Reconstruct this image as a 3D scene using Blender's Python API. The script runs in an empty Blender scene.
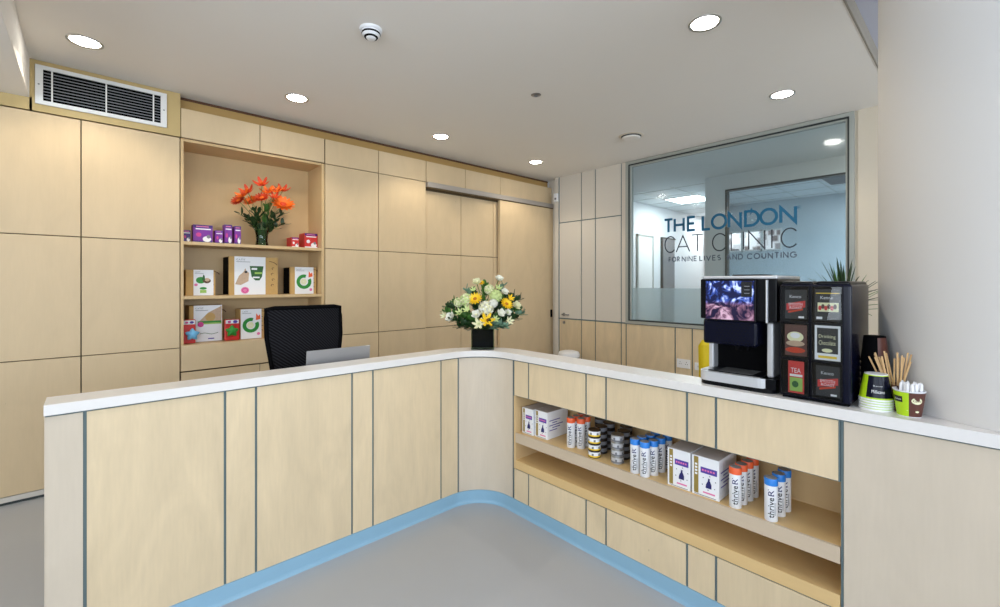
import bpy, bmesh, math, random
from mathutils import Vector, Matrix
random.seed(7)
PI = math.pi
SC = bpy.context.scene
COL = SC.collection

# ------------------------------------------------------------------ materials
def lin(c):
    out = []
    for v in c[:3]:
        v = v / 255.0
        out.append(v / 12.92 if v <= .04045 else ((v + .055) / 1.055) ** 2.4)
    return (*out, 1.0)

def mat(name, rgb, rough=.5, metal=0., var=.04, scale=30., bump=0., emit=0., alpha=1., coat=0., spec=.5, trans=0.):
    m = bpy.data.materials.new(name); m.use_nodes = True
    nt = m.node_tree; N = nt.nodes; L = nt.links
    b = N['Principled BSDF']
    tc = N.new('ShaderNodeTexCoord'); no = N.new('ShaderNodeTexNoise')
    no.inputs['Scale'].default_value = scale; no.inputs['Detail'].default_value = 3
    L.new(tc.outputs['Object'], no.inputs['Vector'])
    mx = N.new('ShaderNodeMix'); mx.data_type = 'RGBA'
    c = lin(rgb)
    mx.inputs[6].default_value = tuple(max(0, v * (1 - var)) for v in c[:3]) + (1,)
    mx.inputs[7].default_value = tuple(min(1, v * (1 + var)) for v in c[:3]) + (1,)
    L.new(no.outputs['Fac'], mx.inputs[0]); L.new(mx.outputs[2], b.inputs['Base Color'])
    b.inputs['Roughness'].default_value = rough; b.inputs['Metallic'].default_value = metal
    b.inputs['Specular IOR Level'].default_value = spec
    b.inputs['Coat Weight'].default_value = coat
    b.inputs['Alpha'].default_value = alpha
    b.inputs['Transmission Weight'].default_value = trans
    if emit:
        b.inputs['Emission Color'].default_value = c; b.inputs['Emission Strength'].default_value = emit
    if bump:
        bu = N.new('ShaderNodeBump'); bu.inputs['Strength'].default_value = bump; bu.inputs['Distance'].default_value = .002
        L.new(no.outputs['Fac'], bu.inputs['Height']); L.new(bu.outputs[0], b.inputs['Normal'])
    return m

def wood(name, rgb, rough=.42, fig=.07, horiz=False, rnd=.05):
    """pale birch veneer: fine grain, broad cloudy figure, a few pin knots; each panel its own tone"""
    m = bpy.data.materials.new(name); m.use_nodes = True
    nt = m.node_tree; N = nt.nodes; L = nt.links; b = N['Principled BSDF']
    tc = N.new('ShaderNodeTexCoord'); oi = N.new('ShaderNodeObjectInfo')
    ad = N.new('ShaderNodeVectorMath'); ad.operation = 'MULTIPLY_ADD'
    cmb = N.new('ShaderNodeCombineXYZ')
    for k in range(3): L.new(oi.outputs['Random'], cmb.inputs[k])
    L.new(cmb.outputs[0], ad.inputs[0]); ad.inputs[1].default_value = (17, 23, 31); L.new(tc.outputs['Object'], ad.inputs[2])
    def noise(sc, scale, det, dist=0):
        mp = N.new('ShaderNodeMapping'); mp.inputs['Scale'].default_value = sc
        L.new(ad.outputs[0], mp.inputs['Vector'])
        n = N.new('ShaderNodeTexNoise'); n.inputs['Scale'].default_value = scale; n.inputs['Detail'].default_value = det
        n.inputs['Distortion'].default_value = dist
        L.new(mp.outputs[0], n.inputs['Vector']); return n.outputs['Fac']
    long = (1, 1, .09) if not horiz else (.09, .09, 1)
    fine = noise(long, 90, 4); broad = noise((1, 1, .35) if not horiz else (.35, .35, 1), 4.5, 3, 1.6)
    knot = noise((1, 1, .6), 26, 1)
    def math_(op, a, bb, c=None):
        n = N.new('ShaderNodeMath'); n.operation = op
        for k, v in enumerate((a, bb, c)):
            if v is None: continue
            if isinstance(v, (int, float)): n.inputs[k].default_value = v
            else: L.new(v, n.inputs[k])
        return n.outputs[0]
    f = math_('MULTIPLY_ADD', fine, fig * 1.0, 1 - fig * .5)
    f2 = math_('MULTIPLY_ADD', broad, fig * 2.4, 1 - fig * 1.2)
    f3 = math_('MULTIPLY_ADD', oi.outputs['Random'], rnd * 2, 1 - rnd)
    kk = math_('GREATER_THAN', knot, .835)
    f4 = math_('MULTIPLY_ADD', kk, -.22, 1.0)
    f = math_('MULTIPLY', math_('MULTIPLY', f, f2), math_('MULTIPLY', f3, f4))
    vm = N.new('ShaderNodeVectorMath'); vm.operation = 'SCALE'
    vm.inputs[0].default_value = lin(rgb)[:3]; L.new(f, vm.inputs['Scale'])
    L.new(vm.outputs[0], b.inputs['Base Color'])
    b.inputs['Roughness'].default_value = rough; b.inputs['Specular IOR Level'].default_value = .35
    return m

def glassmat(name, tint, rough=.0, refl=1.0, ior=1.5, scatter=0., scol=(220, 230, 232)):
    m = bpy.data.materials.new(name); m.use_nodes = True
    nt = m.node_tree; N = nt.nodes; L = nt.links
    for n in list(N):
        if n.type != 'OUTPUT_MATERIAL': N.remove(n)
    out = [n for n in N if n.type == 'OUTPUT_MATERIAL'][0]
    tr = N.new('ShaderNodeBsdfTransparent'); gl = N.new('ShaderNodeBsdfGlossy'); gl.inputs['Roughness'].default_value = rough
    no = N.new('ShaderNodeTexNoise'); no.inputs['Scale'].default_value = 3
    rp = N.new('ShaderNodeMix'); rp.data_type = 'RGBA'; c = lin(tint)
    rp.inputs[6].default_value = c; rp.inputs[7].default_value = tuple(min(1, v * 1.02) for v in c[:3]) + (1,)
    L.new(no.outputs['Fac'], rp.inputs[0]); L.new(rp.outputs[2], tr.inputs[0])
    base = tr.outputs[0]
    if scatter:
        df = N.new('ShaderNodeBsdfDiffuse'); df.inputs[0].default_value = lin(scol)
        tl = N.new('ShaderNodeBsdfTranslucent'); tl.inputs[0].default_value = lin(scol)
        m1 = N.new('ShaderNodeMixShader'); m1.inputs[0].default_value = .6
        L.new(df.outputs[0], m1.inputs[1]); L.new(tl.outputs[0], m1.inputs[2])
        m2 = N.new('ShaderNodeMixShader'); m2.inputs[0].default_value = scatter
        L.new(base, m2.inputs[1]); L.new(m1.outputs[0], m2.inputs[2]); base = m2.outputs[0]
    fr = N.new('ShaderNodeFresnel'); fr.inputs[0].default_value = ior
    mu = N.new('ShaderNodeMath'); mu.operation = 'MULTIPLY'; mu.inputs[1].default_value = refl
    L.new(fr.outputs[0], mu.inputs[0])
    ms = N.new('ShaderNodeMixShader'); L.new(mu.outputs[0], ms.inputs[0]); L.new(base, ms.inputs[1]); L.new(gl.outputs[0], ms.inputs[2])
    L.new(ms.outputs[0], out.inputs[0]); return m

M = {}
M['birch'] = wood('birch_veneer', (217, 197, 163), fig=.13)
M['birchback'] = wood('birch_veneer_wall', (213, 189, 152), fig=.06, rnd=.015)
M['birchgrey'] = wood('birch_veneer_cool_light', (206, 193, 174))  # same birch with the grey of cooler light painted in
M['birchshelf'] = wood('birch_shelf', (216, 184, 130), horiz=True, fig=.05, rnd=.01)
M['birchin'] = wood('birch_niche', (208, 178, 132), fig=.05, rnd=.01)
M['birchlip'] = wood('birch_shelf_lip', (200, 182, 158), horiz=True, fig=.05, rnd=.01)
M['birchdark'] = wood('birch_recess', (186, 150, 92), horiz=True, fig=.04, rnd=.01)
M['fascia'] = wood('birch_fascia', (198, 173, 120), fig=.04, rnd=.01)
M['laminate'] = mat('pale_laminate', (214, 207, 196), .45, var=.015)
M['groove'] = mat('slate_groove', (98, 116, 120), .6)
M['seam'] = mat('brown_seam', (96, 78, 50), .7)
M['ceiling'] = mat('ceiling_paint', (236, 232, 226), .9, var=.008, scale=4)
M['edge'] = mat('ceiling_edge_grey', (150, 143, 132), .7, var=.01)
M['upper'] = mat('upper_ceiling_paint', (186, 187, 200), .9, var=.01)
M['column'] = mat('column_paint', (210, 207, 203), .75, var=.008, scale=4)
M['white'] = mat('white_paint', (232, 232, 230), .6, var=.01)
M['cream'] = mat('cream_wall', (214, 203, 184), .8, var=.01)
M['slab'] = mat('white_worktop', (226, 223, 220), .30, var=.02, scale=60)
M['floor'] = mat('grey_vinyl_floor', (174, 176, 179), .30, var=.025, scale=3, spec=.45)
M['blue'] = mat('blue_skirting', (138, 178, 202), .40, var=.02)
M['alu'] = mat('brushed_aluminium', (190, 190, 186), .35, 1., var=.03)
M['frame'] = mat('grey_window_frame', (168, 172, 166), .45, .2)
M['framedark'] = mat('dark_gasket', (44, 52, 52), .5)
M['black'] = mat('black_plastic', (7, 8, 13), .30, var=.1, spec=.16)
M['navy'] = mat('navy_black_gloss', (6, 9, 30), .22, var=.1, spec=.2)
M['blackmatte'] = mat('black_matte', (7, 7, 9), .8, var=.15, spec=.08)
M['silver'] = mat('silver_plastic', (206, 208, 212), .30, .35, var=.02)
M['steel'] = mat('satin_steel', (150, 150, 152), .3, 1.)
M['track'] = mat('grey_track', (176, 168, 160), .42, .3)
M['lid'] = mat('laptop_aluminium', (158, 158, 160), .38, .6, var=.02)
M['wh'] = mat('white_card', (236, 237, 240), .5, var=.01)
M['greytop'] = mat('grey_card', (196, 190, 188), .6, var=.02)
M['gold'] = mat('olive_gold_strip', (150, 128, 62), .5)
M['vio'] = mat('violet_print', (82, 62, 160), .5)
M['ink'] = mat('dark_blue_ink', (30, 30, 100), .5)
M['blk'] = mat('black_ink', (24, 24, 28), .5)
M['grey'] = mat('grey_ink', (120, 122, 128), .5)
M['magenta'] = mat('magenta_print', (205, 60, 140), .5)
M['pink'] = mat('pink_print', (226, 120, 170), .5)
M['carton'] = mat('brown_carton', (196, 158, 98), .75, var=.08, scale=40)
M['cartondk'] = mat('brown_carton_ink', (92, 60, 38), .75)
M['green'] = mat('green_print', (40, 140, 50), .5)
M['dkgreen'] = mat('dark_green_print', (34, 92, 36), .5)
M['lgreen'] = mat('light_green_print', (150, 190, 90), .5)
M['purple'] = mat('purple_card', (120, 36, 150), .45, var=.1)
M['dkpurple'] = mat('deep_purple_card', (54, 26, 110), .45)
M['red'] = mat('red_card', (206, 44, 40), .45, var=.06)
M['orange'] = mat('orange_cap', (238, 98, 48), .40)
M['capblue'] = mat('blue_cap', (40, 130, 220), .40)
M['capdark'] = mat('grey_cap_top', (150, 152, 156), .45)
M['tin'] = mat('tin_metal', (170, 170, 168), .28, .8)
M['tindark'] = mat('dark_tin_lid', (58, 44, 36), .35, .6)
M['yellow'] = mat('yellow_print', (236, 200, 40), .45)
M['lime'] = mat('lime_card', (176, 214, 20), .45)
M['brown'] = mat('brown_card', (88, 46, 36), .45)
M['stick'] = mat('birch_stirrer', (206, 168, 118), .7, var=.08)
M['sachet'] = mat('white_sachet', (240, 240, 242), .6)
M['skyblue'] = mat('sky_blue_print', (110, 180, 225), .5)
M['skin'] = mat('fawn_print', (196, 168, 142), .6, var=.15, scale=60)
M['tealtext'] = mat('teal_vinyl', (10, 96, 134), .5)
M['greytext'] = mat('grey_vinyl', (44, 50, 60), .5)
M['paletext'] = mat('pale_grey_vinyl', (84, 94, 108), .5)
M['leafdk'] = mat('dark_leaf', (30, 62, 26), .5, var=.3, scale=20)
M['leaf'] = mat('green_leaf', (72, 118, 48), .5, var=.25, scale=20)
M['leafpale'] = mat('eucalyptus_leaf', (116, 150, 126), .55, var=.15, scale=20)
M['stem'] = mat('green_stem', (90, 124, 56), .55, var=.15)
M['petw'] = mat('white_petal', (240, 240, 226), .6, var=.04)
M['petc'] = mat('cream_petal', (232, 230, 190), .6, var=.06)
M['petg'] = mat('green_white_petal', (206, 222, 150), .6, var=.1)
M['pety'] = mat('yellow_petal', (248, 206, 30), .6, var=.08)
M['peto'] = mat('orange_petal', (240, 112, 24), .6, var=.12)
M['petr'] = mat('red_orange_petal', (204, 62, 20), .6, var=.15)
M['amber'] = mat('amber_flower_centre', (190, 120, 20), .7)
M['mesh'] = mat('black_mesh_fabric', (10, 10, 12), .9, spec=.08, var=.4, scale=220)
_m = M['mesh']; _n = _m.node_tree.nodes; _l = _m.node_tree.links
_w = _n.new('ShaderNodeTexWave'); _w.inputs['Scale'].default_value = 26; _w.inputs['Distortion'].default_value = 1.5; _w.bands_direction = 'DIAGONAL'
_c = _n.new('ShaderNodeTexCoord'); _l.new(_c.outputs['Object'], _w.inputs['Vector'])
_x = _n.new('ShaderNodeMix'); _x.data_type = 'RGBA'; _x.inputs[6].default_value = lin((9, 9, 11)); _x.inputs[7].default_value = lin((40, 40, 44))
_l.new(_w.outputs['Fac'], _x.inputs[0]); _l.new(_x.outputs[2], _n['Principled BSDF'].inputs['Base Color'])
M['yplastic'] = mat('yellow_plastic', (232, 206, 20), .4)
M['farwall'] = mat('far_wall_paint', (226, 229, 231), .8, var=.01)
M['farblue'] = mat('pale_blue_wall', (206, 216, 222), .8, var=.01)
M['greydoor'] = mat('grey_door', (120, 122, 124), .5)
M['tile'] = mat('ceiling_tile', (220, 226, 228), .9, var=.02)
M['lamp'] = mat('lamp_diffuser', (255, 252, 244), .5, emit=45.)
M['panel'] = mat('light_panel', (250, 252, 255), .5, emit=7.)
M['clear'] = glassmat('clear_glass', (250, 252, 251), 0, 1.)
M['winglass'] = glassmat('window_glass', (208, 218, 219), .11, 2.6)
M['inglass'] = glassmat('inner_glass', (206, 218, 225), .02, 1.0)
M['film'] = glassmat('frosted_film', (226, 236, 238), .4, .3, scatter=.6, scol=(214, 222, 222))
M['vaseglass'] = glassmat('vase_glass', (208, 226, 214), .02, .8)
M['water'] = glassmat('water', (200, 222, 206), .02, 1.0, 1.33)
M['dark glass'] = mat('black_glass', (8, 10, 14), .08, var=.1, coat=.6)

def screen_mat():
    """glowing drinks machine picture: window reflection painted into blue-white splash above, pink-brown swirls beneath"""
    m = bpy.data.materials.new('machine_picture'); m.use_nodes = True
    nt = m.node_tree; N = nt.nodes; L = nt.links; b = N['Principled BSDF']
    tc = N.new('ShaderNodeTexCoord'); sp = N.new('ShaderNodeSeparateXYZ'); L.new(tc.outputs['Object'], sp.inputs[0])
    n1 = N.new('ShaderNodeTexNoise'); n1.inputs['Scale'].default_value = 15; n1.inputs['Detail'].default_value = 5; n1.inputs['Distortion'].default_value = 2.0
    L.new(tc.outputs['Object'], n1.inputs['Vector'])
    r1 = N.new('ShaderNodeValToRGB'); e = r1.color_ramp.elements
    e[0].position = .45; e[0].color = lin((14, 20, 66)); e[1].position = .60; e[1].color = lin((216, 228, 255))
    x = e.new(.52); x.color = lin((60, 90, 186))
    r2 = N.new('ShaderNodeValToRGB'); e = r2.color_ramp.elements
    e[0].position = .42; e[0].color = lin((26, 18, 54)); e[1].position = .62; e[1].color = lin((212, 176, 196))
    x = e.new(.51); x.color = lin((132, 90, 114))
    L.new(n1.outputs['Fac'], r1.inputs[0]); L.new(n1.outputs['Fac'], r2.inputs[0])
    mr = N.new('ShaderNodeMapRange'); mr.inputs[1].default_value = 1.495; mr.inputs[2].default_value = 1.515
    L.new(sp.outputs['Z'], mr.inputs[0])
    mx = N.new('ShaderNodeMix'); mx.data_type = 'RGBA'; L.new(mr.outputs[0], mx.inputs[0]); L.new(r2.outputs[0], mx.inputs[6]); L.new(r1.outputs[0], mx.inputs[7])
    L.new(mx.outputs[2], b.inputs['Base Color']); L.new(mx.outputs[2], b.inputs['Emission Color']); b.inputs['Emission Strength'].default_value = .25
    b.inputs['Roughness'].default_value = .12
    return m
M['screen'] = screen_mat()

def view_mat():
    """street scene mirrored in the glass, painted as glowing pale masonry and panes"""
    m = bpy.data.materials.new('street_reflection'); m.use_nodes = True
    nt = m.node_tree; N = nt.nodes; L = nt.links; b = N['Principled BSDF']
    tc = N.new('ShaderNodeTexCoord'); n1 = N.new('ShaderNodeTexVoronoi'); n1.inputs['Scale'].default_value = 5.5; n1.distance = 'CHEBYCHEV'
    L.new(tc.outputs['Object'], n1.inputs['Vector'])
    r = N.new('ShaderNodeValToRGB'); e = r.color_ramp.elements
    e[0].position = .25; e[0].color = lin((110, 96, 96)); e[1].position = .5; e[1].color = lin((236, 226, 224))
    L.new(n1.outputs['Distance'], r.inputs[0]); L.new(r.outputs[0], b.inputs['Base Color'])
    L.new(r.outputs[0], b.inputs['Emission Color']); b.inputs['Emission Strength'].default_value = 1.1
    return m
M['view'] = view_mat()

# ------------------------------------------------------------------ mesh builder
# axis frames for faces: 'y' = surface facing -y (reads along +x); 'x' = surface facing -x (reads along -y)
FR = {'y': (Vector((1, 0, 0)), Vector((0, 0, 1)), Vector((0, -1, 0))),
      'x': (Vector((0, -1, 0)), Vector((0, 0, 1)), Vector((-1, 0, 0)))}
_tx = {}
def text_geo(s):
    if s in _tx: return _tx[s]
    cu = bpy.data.curves.new('t', 'FONT'); cu.body = s; cu.size = 1; cu.resolution_u = 2
    ob = bpy.data.objects.new('t', cu); COL.objects.link(ob)
    bpy.context.view_layer.update()
    me = bpy.data.meshes.new_from_object(ob.evaluated_get(bpy.context.evaluated_depsgraph_get()))
    vs = [(v.co.x, v.co.y) for v in me.vertices]; fs = [tuple(p.vertices) for p in me.polygons]
    bpy.data.objects.remove(ob); bpy.data.curves.remove(cu); bpy.data.meshes.remove(me)
    x0 = min(v[0] for v in vs); x1 = max(v[0] for v in vs); y0 = min(v[1] for v in vs); y1 = max(v[1] for v in vs)
    vs = [((x - x0) / (x1 - x0), (y - y0) / (y1 - y0)) for x, y in vs]
    _tx[s] = (vs, fs, (x1 - x0) / (y1 - y0)); return _tx[s]

_td = {}
def dense_text(s):
    """the same lettering cut into small triangles so that it can bend round a cylinder"""
    if s in _td: return _td[s]
    vs, fs, asp = text_geo(s); bm = bmesh.new(); bv = [bm.verts.new((x, y, 0)) for x, y in vs]
    for f in fs:
        try: bm.faces.new([bv[i] for i in f])
        except ValueError: pass
    bmesh.ops.triangulate(bm, faces=bm.faces[:])
    bmesh.ops.subdivide_edges(bm, edges=bm.edges[:], cuts=3, use_grid_fill=True)
    bm.verts.index_update(); _td[s] = ([(v.co.x, v.co.y) for v in bm.verts], [[v.index for v in f.verts] for f in bm.faces], asp); bm.free(); return _td[s]

class MB:
    def __init__(s): s.v = []; s.f = []; s.m = []; s.mats = []; s.sm = []
    def mi(s, m):
        m = M[m] if isinstance(m, str) else m
        if m not in s.mats: s.mats.append(m)
        return s.mats.index(m)
    def add(s, vs, fs, m, smooth=False, T=None):
        o = len(s.v); k = s.mi(m)
        s.v += [tuple(T @ Vector(v)) if T is not None else tuple(v) for v in vs]
        for f in fs: s.f.append([i + o for i in f]); s.m.append(k); s.sm.append(smooth)
        return s
    def box(s, a, b, m, bev=0., T=None):
        x0, y0, z0 = a; x1, y1, z1 = b
        if bev <= 0:
            vs = [(x0, y0, z0), (x1, y0, z0), (x1, y1, z0), (x0, y1, z0), (x0, y0, z1), (x1, y0, z1), (x1, y1, z1), (x0, y1, z1)]
            fs = [(0, 3, 2, 1), (4, 5, 6, 7), (0, 1, 5, 4), (1, 2, 6, 5), (2, 3, 7, 6), (3, 0, 4, 7)]
            return s.add(vs, fs, m, T=T)
        bm = bmesh.new(); bmesh.ops.create_cube(bm, size=1)
        for v in bm.verts:
            v.co = Vector(((x0 + x1) / 2 + v.co.x * (x1 - x0), (y0 + y1) / 2 + v.co.y * (y1 - y0), (z0 + z1) / 2 + v.co.z * (z1 - z0)))
        bmesh.ops.bevel(bm, geom=bm.edges[:], offset=bev, segments=3 if bev > .006 else 2, affect='EDGES', profile=.5)
        bm.verts.index_update()
        s.add([v.co[:] for v in bm.verts], [[v.index for v in f.verts] for f in bm.faces], m, T=T); bm.free(); return s
    def lathe(s, prof, c, m, n=28, smooth=True, T=None):
        """prof: (radius, z) from bottom to top"""
        vs = []; fs = []
        for r, z in prof:
            for k in range(n):
                a = 2 * PI * k / n; vs.append((c[0] + r * math.cos(a), c[1] + r * math.sin(a), c[2] + z))
        for j in range(len(prof) - 1):
            for k in range(n):
                k2 = (k + 1) % n; fs.append((j * n + k, j * n + k2, (j + 1) * n + k2, (j + 1) * n + k))
        s.add(vs, fs, m, smooth, T)
        for j, rev in ((0, True), (len(prof) - 1, False)):
            if prof[j][0] > 1e-4:
                ring = vs[j * n:(j + 1) * n]; s.add(ring, [list(range(n))[::-1] if rev else list(range(n))], m, False, T)
        return s
    def tube(s, pts, r, m, n=8, T=None):
        pts = [Vector(p) for p in pts]; rs = r if isinstance(r, (list, tuple)) else [r] * len(pts)
        vs = []; fs = []; up = Vector((0, 0, 1))
        for i, p in enumerate(pts):
            d = (pts[min(i + 1, len(pts) - 1)] - pts[max(i - 1, 0)]).normalized()
            a = d.cross(up)
            if a.length < 1e-3: a = d.cross(Vector((1, 0, 0)))
            a.normalize(); b = d.cross(a).normalized()
            for k in range(n):
                t = 2 * PI * k / n; vs.append(p + (a * math.cos(t) + b * math.sin(t)) * rs[i])
        for i in range(len(pts) - 1):
            for k in range(n):
                k2 = (k + 1) % n; fs.append((i * n + k, i * n + k2, (i + 1) * n + k2, (i + 1) * n + k))
        fs.append(list(range(n))[::-1]); fs.append([(len(pts) - 1) * n + k for k in range(n)])
        return s.add(vs, fs, m, True, T)
    def decal(s, ax, o, u0, v0, u1, v1, m, lift=.0006):
        """flat print on a face; o = face origin, u along reading direction, v up"""
        U, V, W = FR[ax]; o = Vector(o) + W * lift
        return s.add([o + U * u0 + V * v0, o + U * u1 + V * v0, o + U * u1 + V * v1, o + U * u0 + V * v1], [(0, 1, 2, 3)], m)
    def disc(s, ax, o, cu, cv, ru, rv, m, lift=.001, n=28, a0=0, a1=2 * PI, inner=0.):
        U, V, W = FR[ax]; o = Vector(o) + W * lift
        if inner <= 0 and a1 - a0 > 6.2:
            return s.add([o + U * (cu + ru * math.cos(2 * PI * k / n)) + V * (cv + rv * math.sin(2 * PI * k / n)) for k in range(n)], [list(range(n))], m)
        vs = []; fs = []
        for k in range(n + 1):
            a = a0 + (a1 - a0) * k / n
            for q in (1, inner):
                vs.append(o + U * (cu + q * ru * math.cos(a)) + V * (cv + q * rv * math.sin(a)))
        for k in range(n): fs.append((2 * k, 2 * k + 2, 2 * k + 3, 2 * k + 1))
        return s.add(vs, fs, m)
    def poly(s, ax, o, pts, m, lift=.001):
        U, V, W = FR[ax]; o = Vector(o) + W * lift
        return s.add([o + U * a + V * b for a, b in pts], [list(range(len(pts)))], m)
    def text(s, ax, o, txt, u0, v0, w, h, m, lift=.0012, up=False):
        """up=True: reads bottom to top"""
        vs, fs, _ = text_geo(txt); U, V, W = FR[ax]; o = Vector(o) + W * lift
        if up: P = [o + U * (u0 + w * (1 - y)) + V * (v0 + h * x) for x, y in vs]
        else: P = [o + U * (u0 + w * x) + V * (v0 + h * y) for x, y in vs]
        return s.add(P, fs, m)
    def build(s, name, parent=None, loc=None, kind=None):
        me = bpy.data.meshes.new(name); me.from_pydata([tuple(v) for v in s.v], [], s.f)
        for m in s.mats: me.materials.append(m)
        me.polygons.foreach_set('material_index', s.m); me.polygons.foreach_set('use_smooth', s.sm); me.update()
        o = bpy.data.objects.new(name, me); COL.objects.link(o)
        if parent is not None:
            o.parent = parent
            o.matrix_parent_inverse = Matrix.Translation(-Vector(parent.location)) if not parent.get('_local') else Matrix()
        if loc: o.location = loc
        if kind: o['kind'] = kind
        return o

def thing(name, label, cat, loc=(0, 0, 0), group=None, local=False):
    """Empty at the thing's base. Parts are written in world coordinates unless local"""
    o = bpy.data.objects.new(name, None); COL.objects.link(o); o.location = loc; o.empty_display_size = .05
    o['label'] = label; o['category'] = cat
    if group: o['group'] = group
    if local: o['_local'] = 1
    return o
def tag(o, label, cat, group=None):
    o['label'] = label; o['category'] = cat
    if group: o['group'] = group
    return o
def dup(root, loc, label=None, rot=None, group=None, scale=None):
    r = root.copy(); COL.objects.link(r); r.location = loc
    if label: r['label'] = label
    if group: r['group'] = group
    if rot is not None: r.rotation_euler = rot
    if scale: r.scale = (scale,) * 3
    for ch in list(root.children):
        c = ch.copy(); COL.objects.link(c); c.parent = r; c.matrix_parent_inverse = ch.matrix_parent_inverse.copy()
        for g in list(ch.children):
            d = g.copy(); COL.objects.link(d); d.parent = c; d.matrix_parent_inverse = g.matrix_parent_inverse.copy()
    return r

CZ = 3.25      # ceiling height
XG = 5.40      # partition with the window
YB = 4.75      # face of the cupboards
# ================================================================== SETTING
MB().box((-6, -6, -.1), (13, 5.4, 0), 'floor').build('floor', kind='structure')
MB().box((-6, .565, CZ), (XG + .1, 5.3, CZ + .11), 'ceiling').build('ceiling', kind='structure')
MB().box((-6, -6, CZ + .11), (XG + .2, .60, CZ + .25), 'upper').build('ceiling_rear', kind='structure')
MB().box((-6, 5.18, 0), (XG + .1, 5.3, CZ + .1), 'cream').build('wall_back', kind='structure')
MB().box((-6, .555, CZ - .003), (XG + .1, .5655, CZ + .11), 'edge').build('trim_ceiling_edge', kind='structure')  # grey-beige strip added over the ceiling drop to darken its face
# dropped beam at the far end
MB().box((-3.2, 2.4, 2.962), (-.333, 5.0, CZ + .02), 'ceiling', .004).build('ceiling_beam', kind='structure')
# round column the counter runs into
c = MB(); c.lathe([(.5, 0), (.5, CZ + .11)], (2.685, -.165, 0), 'column', 96)
c.build('wall_column', kind='structure')
# shell behind the camera: big windows to the street
def wall_with_windows(name, ax, pos, a0, a1, openings, z0=.9, z1=2.9):
    m = MB(); t = .2
    def bx(p, q, za, zb):
        if ax == 'y': m.box((p, pos - t, za), (q, pos, zb), 'cream')
        else: m.box((pos - t, p, za), (pos, q, zb), 'cream')
    bx(a0, a1, 0, z0); bx(a0, a1, z1, CZ + .25)
    cur = a0
    for p, q in openings: bx(cur, p, z0, z1); cur = q
    bx(cur, a1, z0, z1); m.build(name, kind='structure')
    f = MB()
    for p, q in openings:
        n = 3
        for k in range(n + 1):
            u = p + (q - p) * k / n
            if ax == 'y': f.box((u - .03, pos - .12, z0), (u + .03, pos - .06, z1), 'white')
            else: f.box((pos - .12, u - .03, z0), (pos - .06, u + .03, z1), 'white')
        for zz in (z0, z1 - .06, z0 + 1.4):
            if ax == 'y': f.box((p, pos - .12, zz), (q, pos - .06, zz + .06), 'white')
            else: f.box((pos - .12, p, zz), (pos - .06, q, zz + .06), 'white')
    f.build('window_frames_' + name.split('_')[1], kind='structure')
wall_with_windows('wall_front', 'y', -4.0, -5, XG + .1, [(-4.2, -.6), (.2, 4.6)])
wall_with_windows('wall_left', 'x', -4.2, -4.2, 5.3, [(-3.4, 1.6), (2.2, 4.6)])

# ---- glazed partition: lower birch, upper pale laminate, window
w = MB()
WY0, WY1, WZ0, WZ1 = .905, 3.25, 1.075, 3.165       # glass opening
w.box((XG + .012, 3.33, 0), (XG + .1, 4.60, CZ), 'groove')
w.box((XG + .012, -4, 0), (XG + .1, 3.33, 1.04), 'groove')
w.box((XG + .012, -4, 1.04), (XG + .1, .86, CZ), 'cream')
g = .009
lowy = [4.52, 4.09, 3.84, 3.41, 3.335, 2.64, 2.424, 1.78, 1.56, .9, .68, 0, -.9, -2, -3.9]
for a, b in zip(lowy[1:], lowy[2:]): w.box((XG, b + g, .10), (XG + .02, a - g, 1.035), 'birch')
for a, b in zip(lowy[1:3], lowy[2:4]):
    w.box((XG, b + g, 1.055), (XG + .02, a - g, 2.525), 'laminate'); w.box((XG, b + g, 2.54), (XG + .02, a - g, CZ), 'laminate')
w.box((XG, 4.09 + g, 2.54), (XG + .02, 4.51, CZ), 'laminate')
w.box((XG - .004, 4.535, 0), (XG + .02, 4.60, CZ), 'laminate'); w.box((XG + .09, 4.6, 0), (XG + .12, 4.80, CZ), 'laminate')         # jamb strip by the sliding door
w.box((XG, 3.335 + .004, 1.055), (XG + .02, 3.41 - g, CZ), 'laminate')
w.box((XG, -4, 1.05), (XG + .012, .83, CZ), 'cream')
w.box((XG - .002, 3.33, 1.04), (XG + .02, 4.53, 1.055), 'groove')
w.build('wall_right', kind='structure')
MB().box((XG - .012, -.9, 0), (XG + .01, 4.5, .10), 'framedark').build('baseboard_right', kind='structure')
# window
f = MB()
def ring(m, x0, x1, ya, yb, za, zb, t, mt):
    m.box((x0, ya, za), (x1, ya + t, zb), mt); m.box((x0, yb - t, za), (x1, yb, zb), mt)
    m.box((x0, ya + t, za), (x1, yb - t, za + t), mt); m.box((x0, ya + t, zb - t), (x1, yb - t, zb), mt)
ring(f, XG - .015, XG + .09, .855, 3.335, 1.045, 3.245, .038, 'frame')
ring(f, XG - .005, XG + .08, .893, 3.297, 1.083, 3.207, .016, 'framedark')
ring(f, XG + .005, XG + .07, .905, 3.285, 1.07, 3.195, .020, 'frame')
fo = f.build('window_1', kind='structure')
gl = MB().add([(XG + .035, .9, 1.08), (XG + .035, 3.29, 1.08), (XG + .035, 3.29, 3.2), (XG + .035, .9, 3.2)], [(0, 1, 2, 3)], 'winglass').build('glass', fo)
fl = MB().add([(XG + .045, .9, 1.08), (XG + .045, 3.29, 1.08), (XG + .045, 3.29, 1.53), (XG + .045, .9, 1.53)], [(0, 1, 2, 3)], 'film').build('frosted_film', fo)

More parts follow.
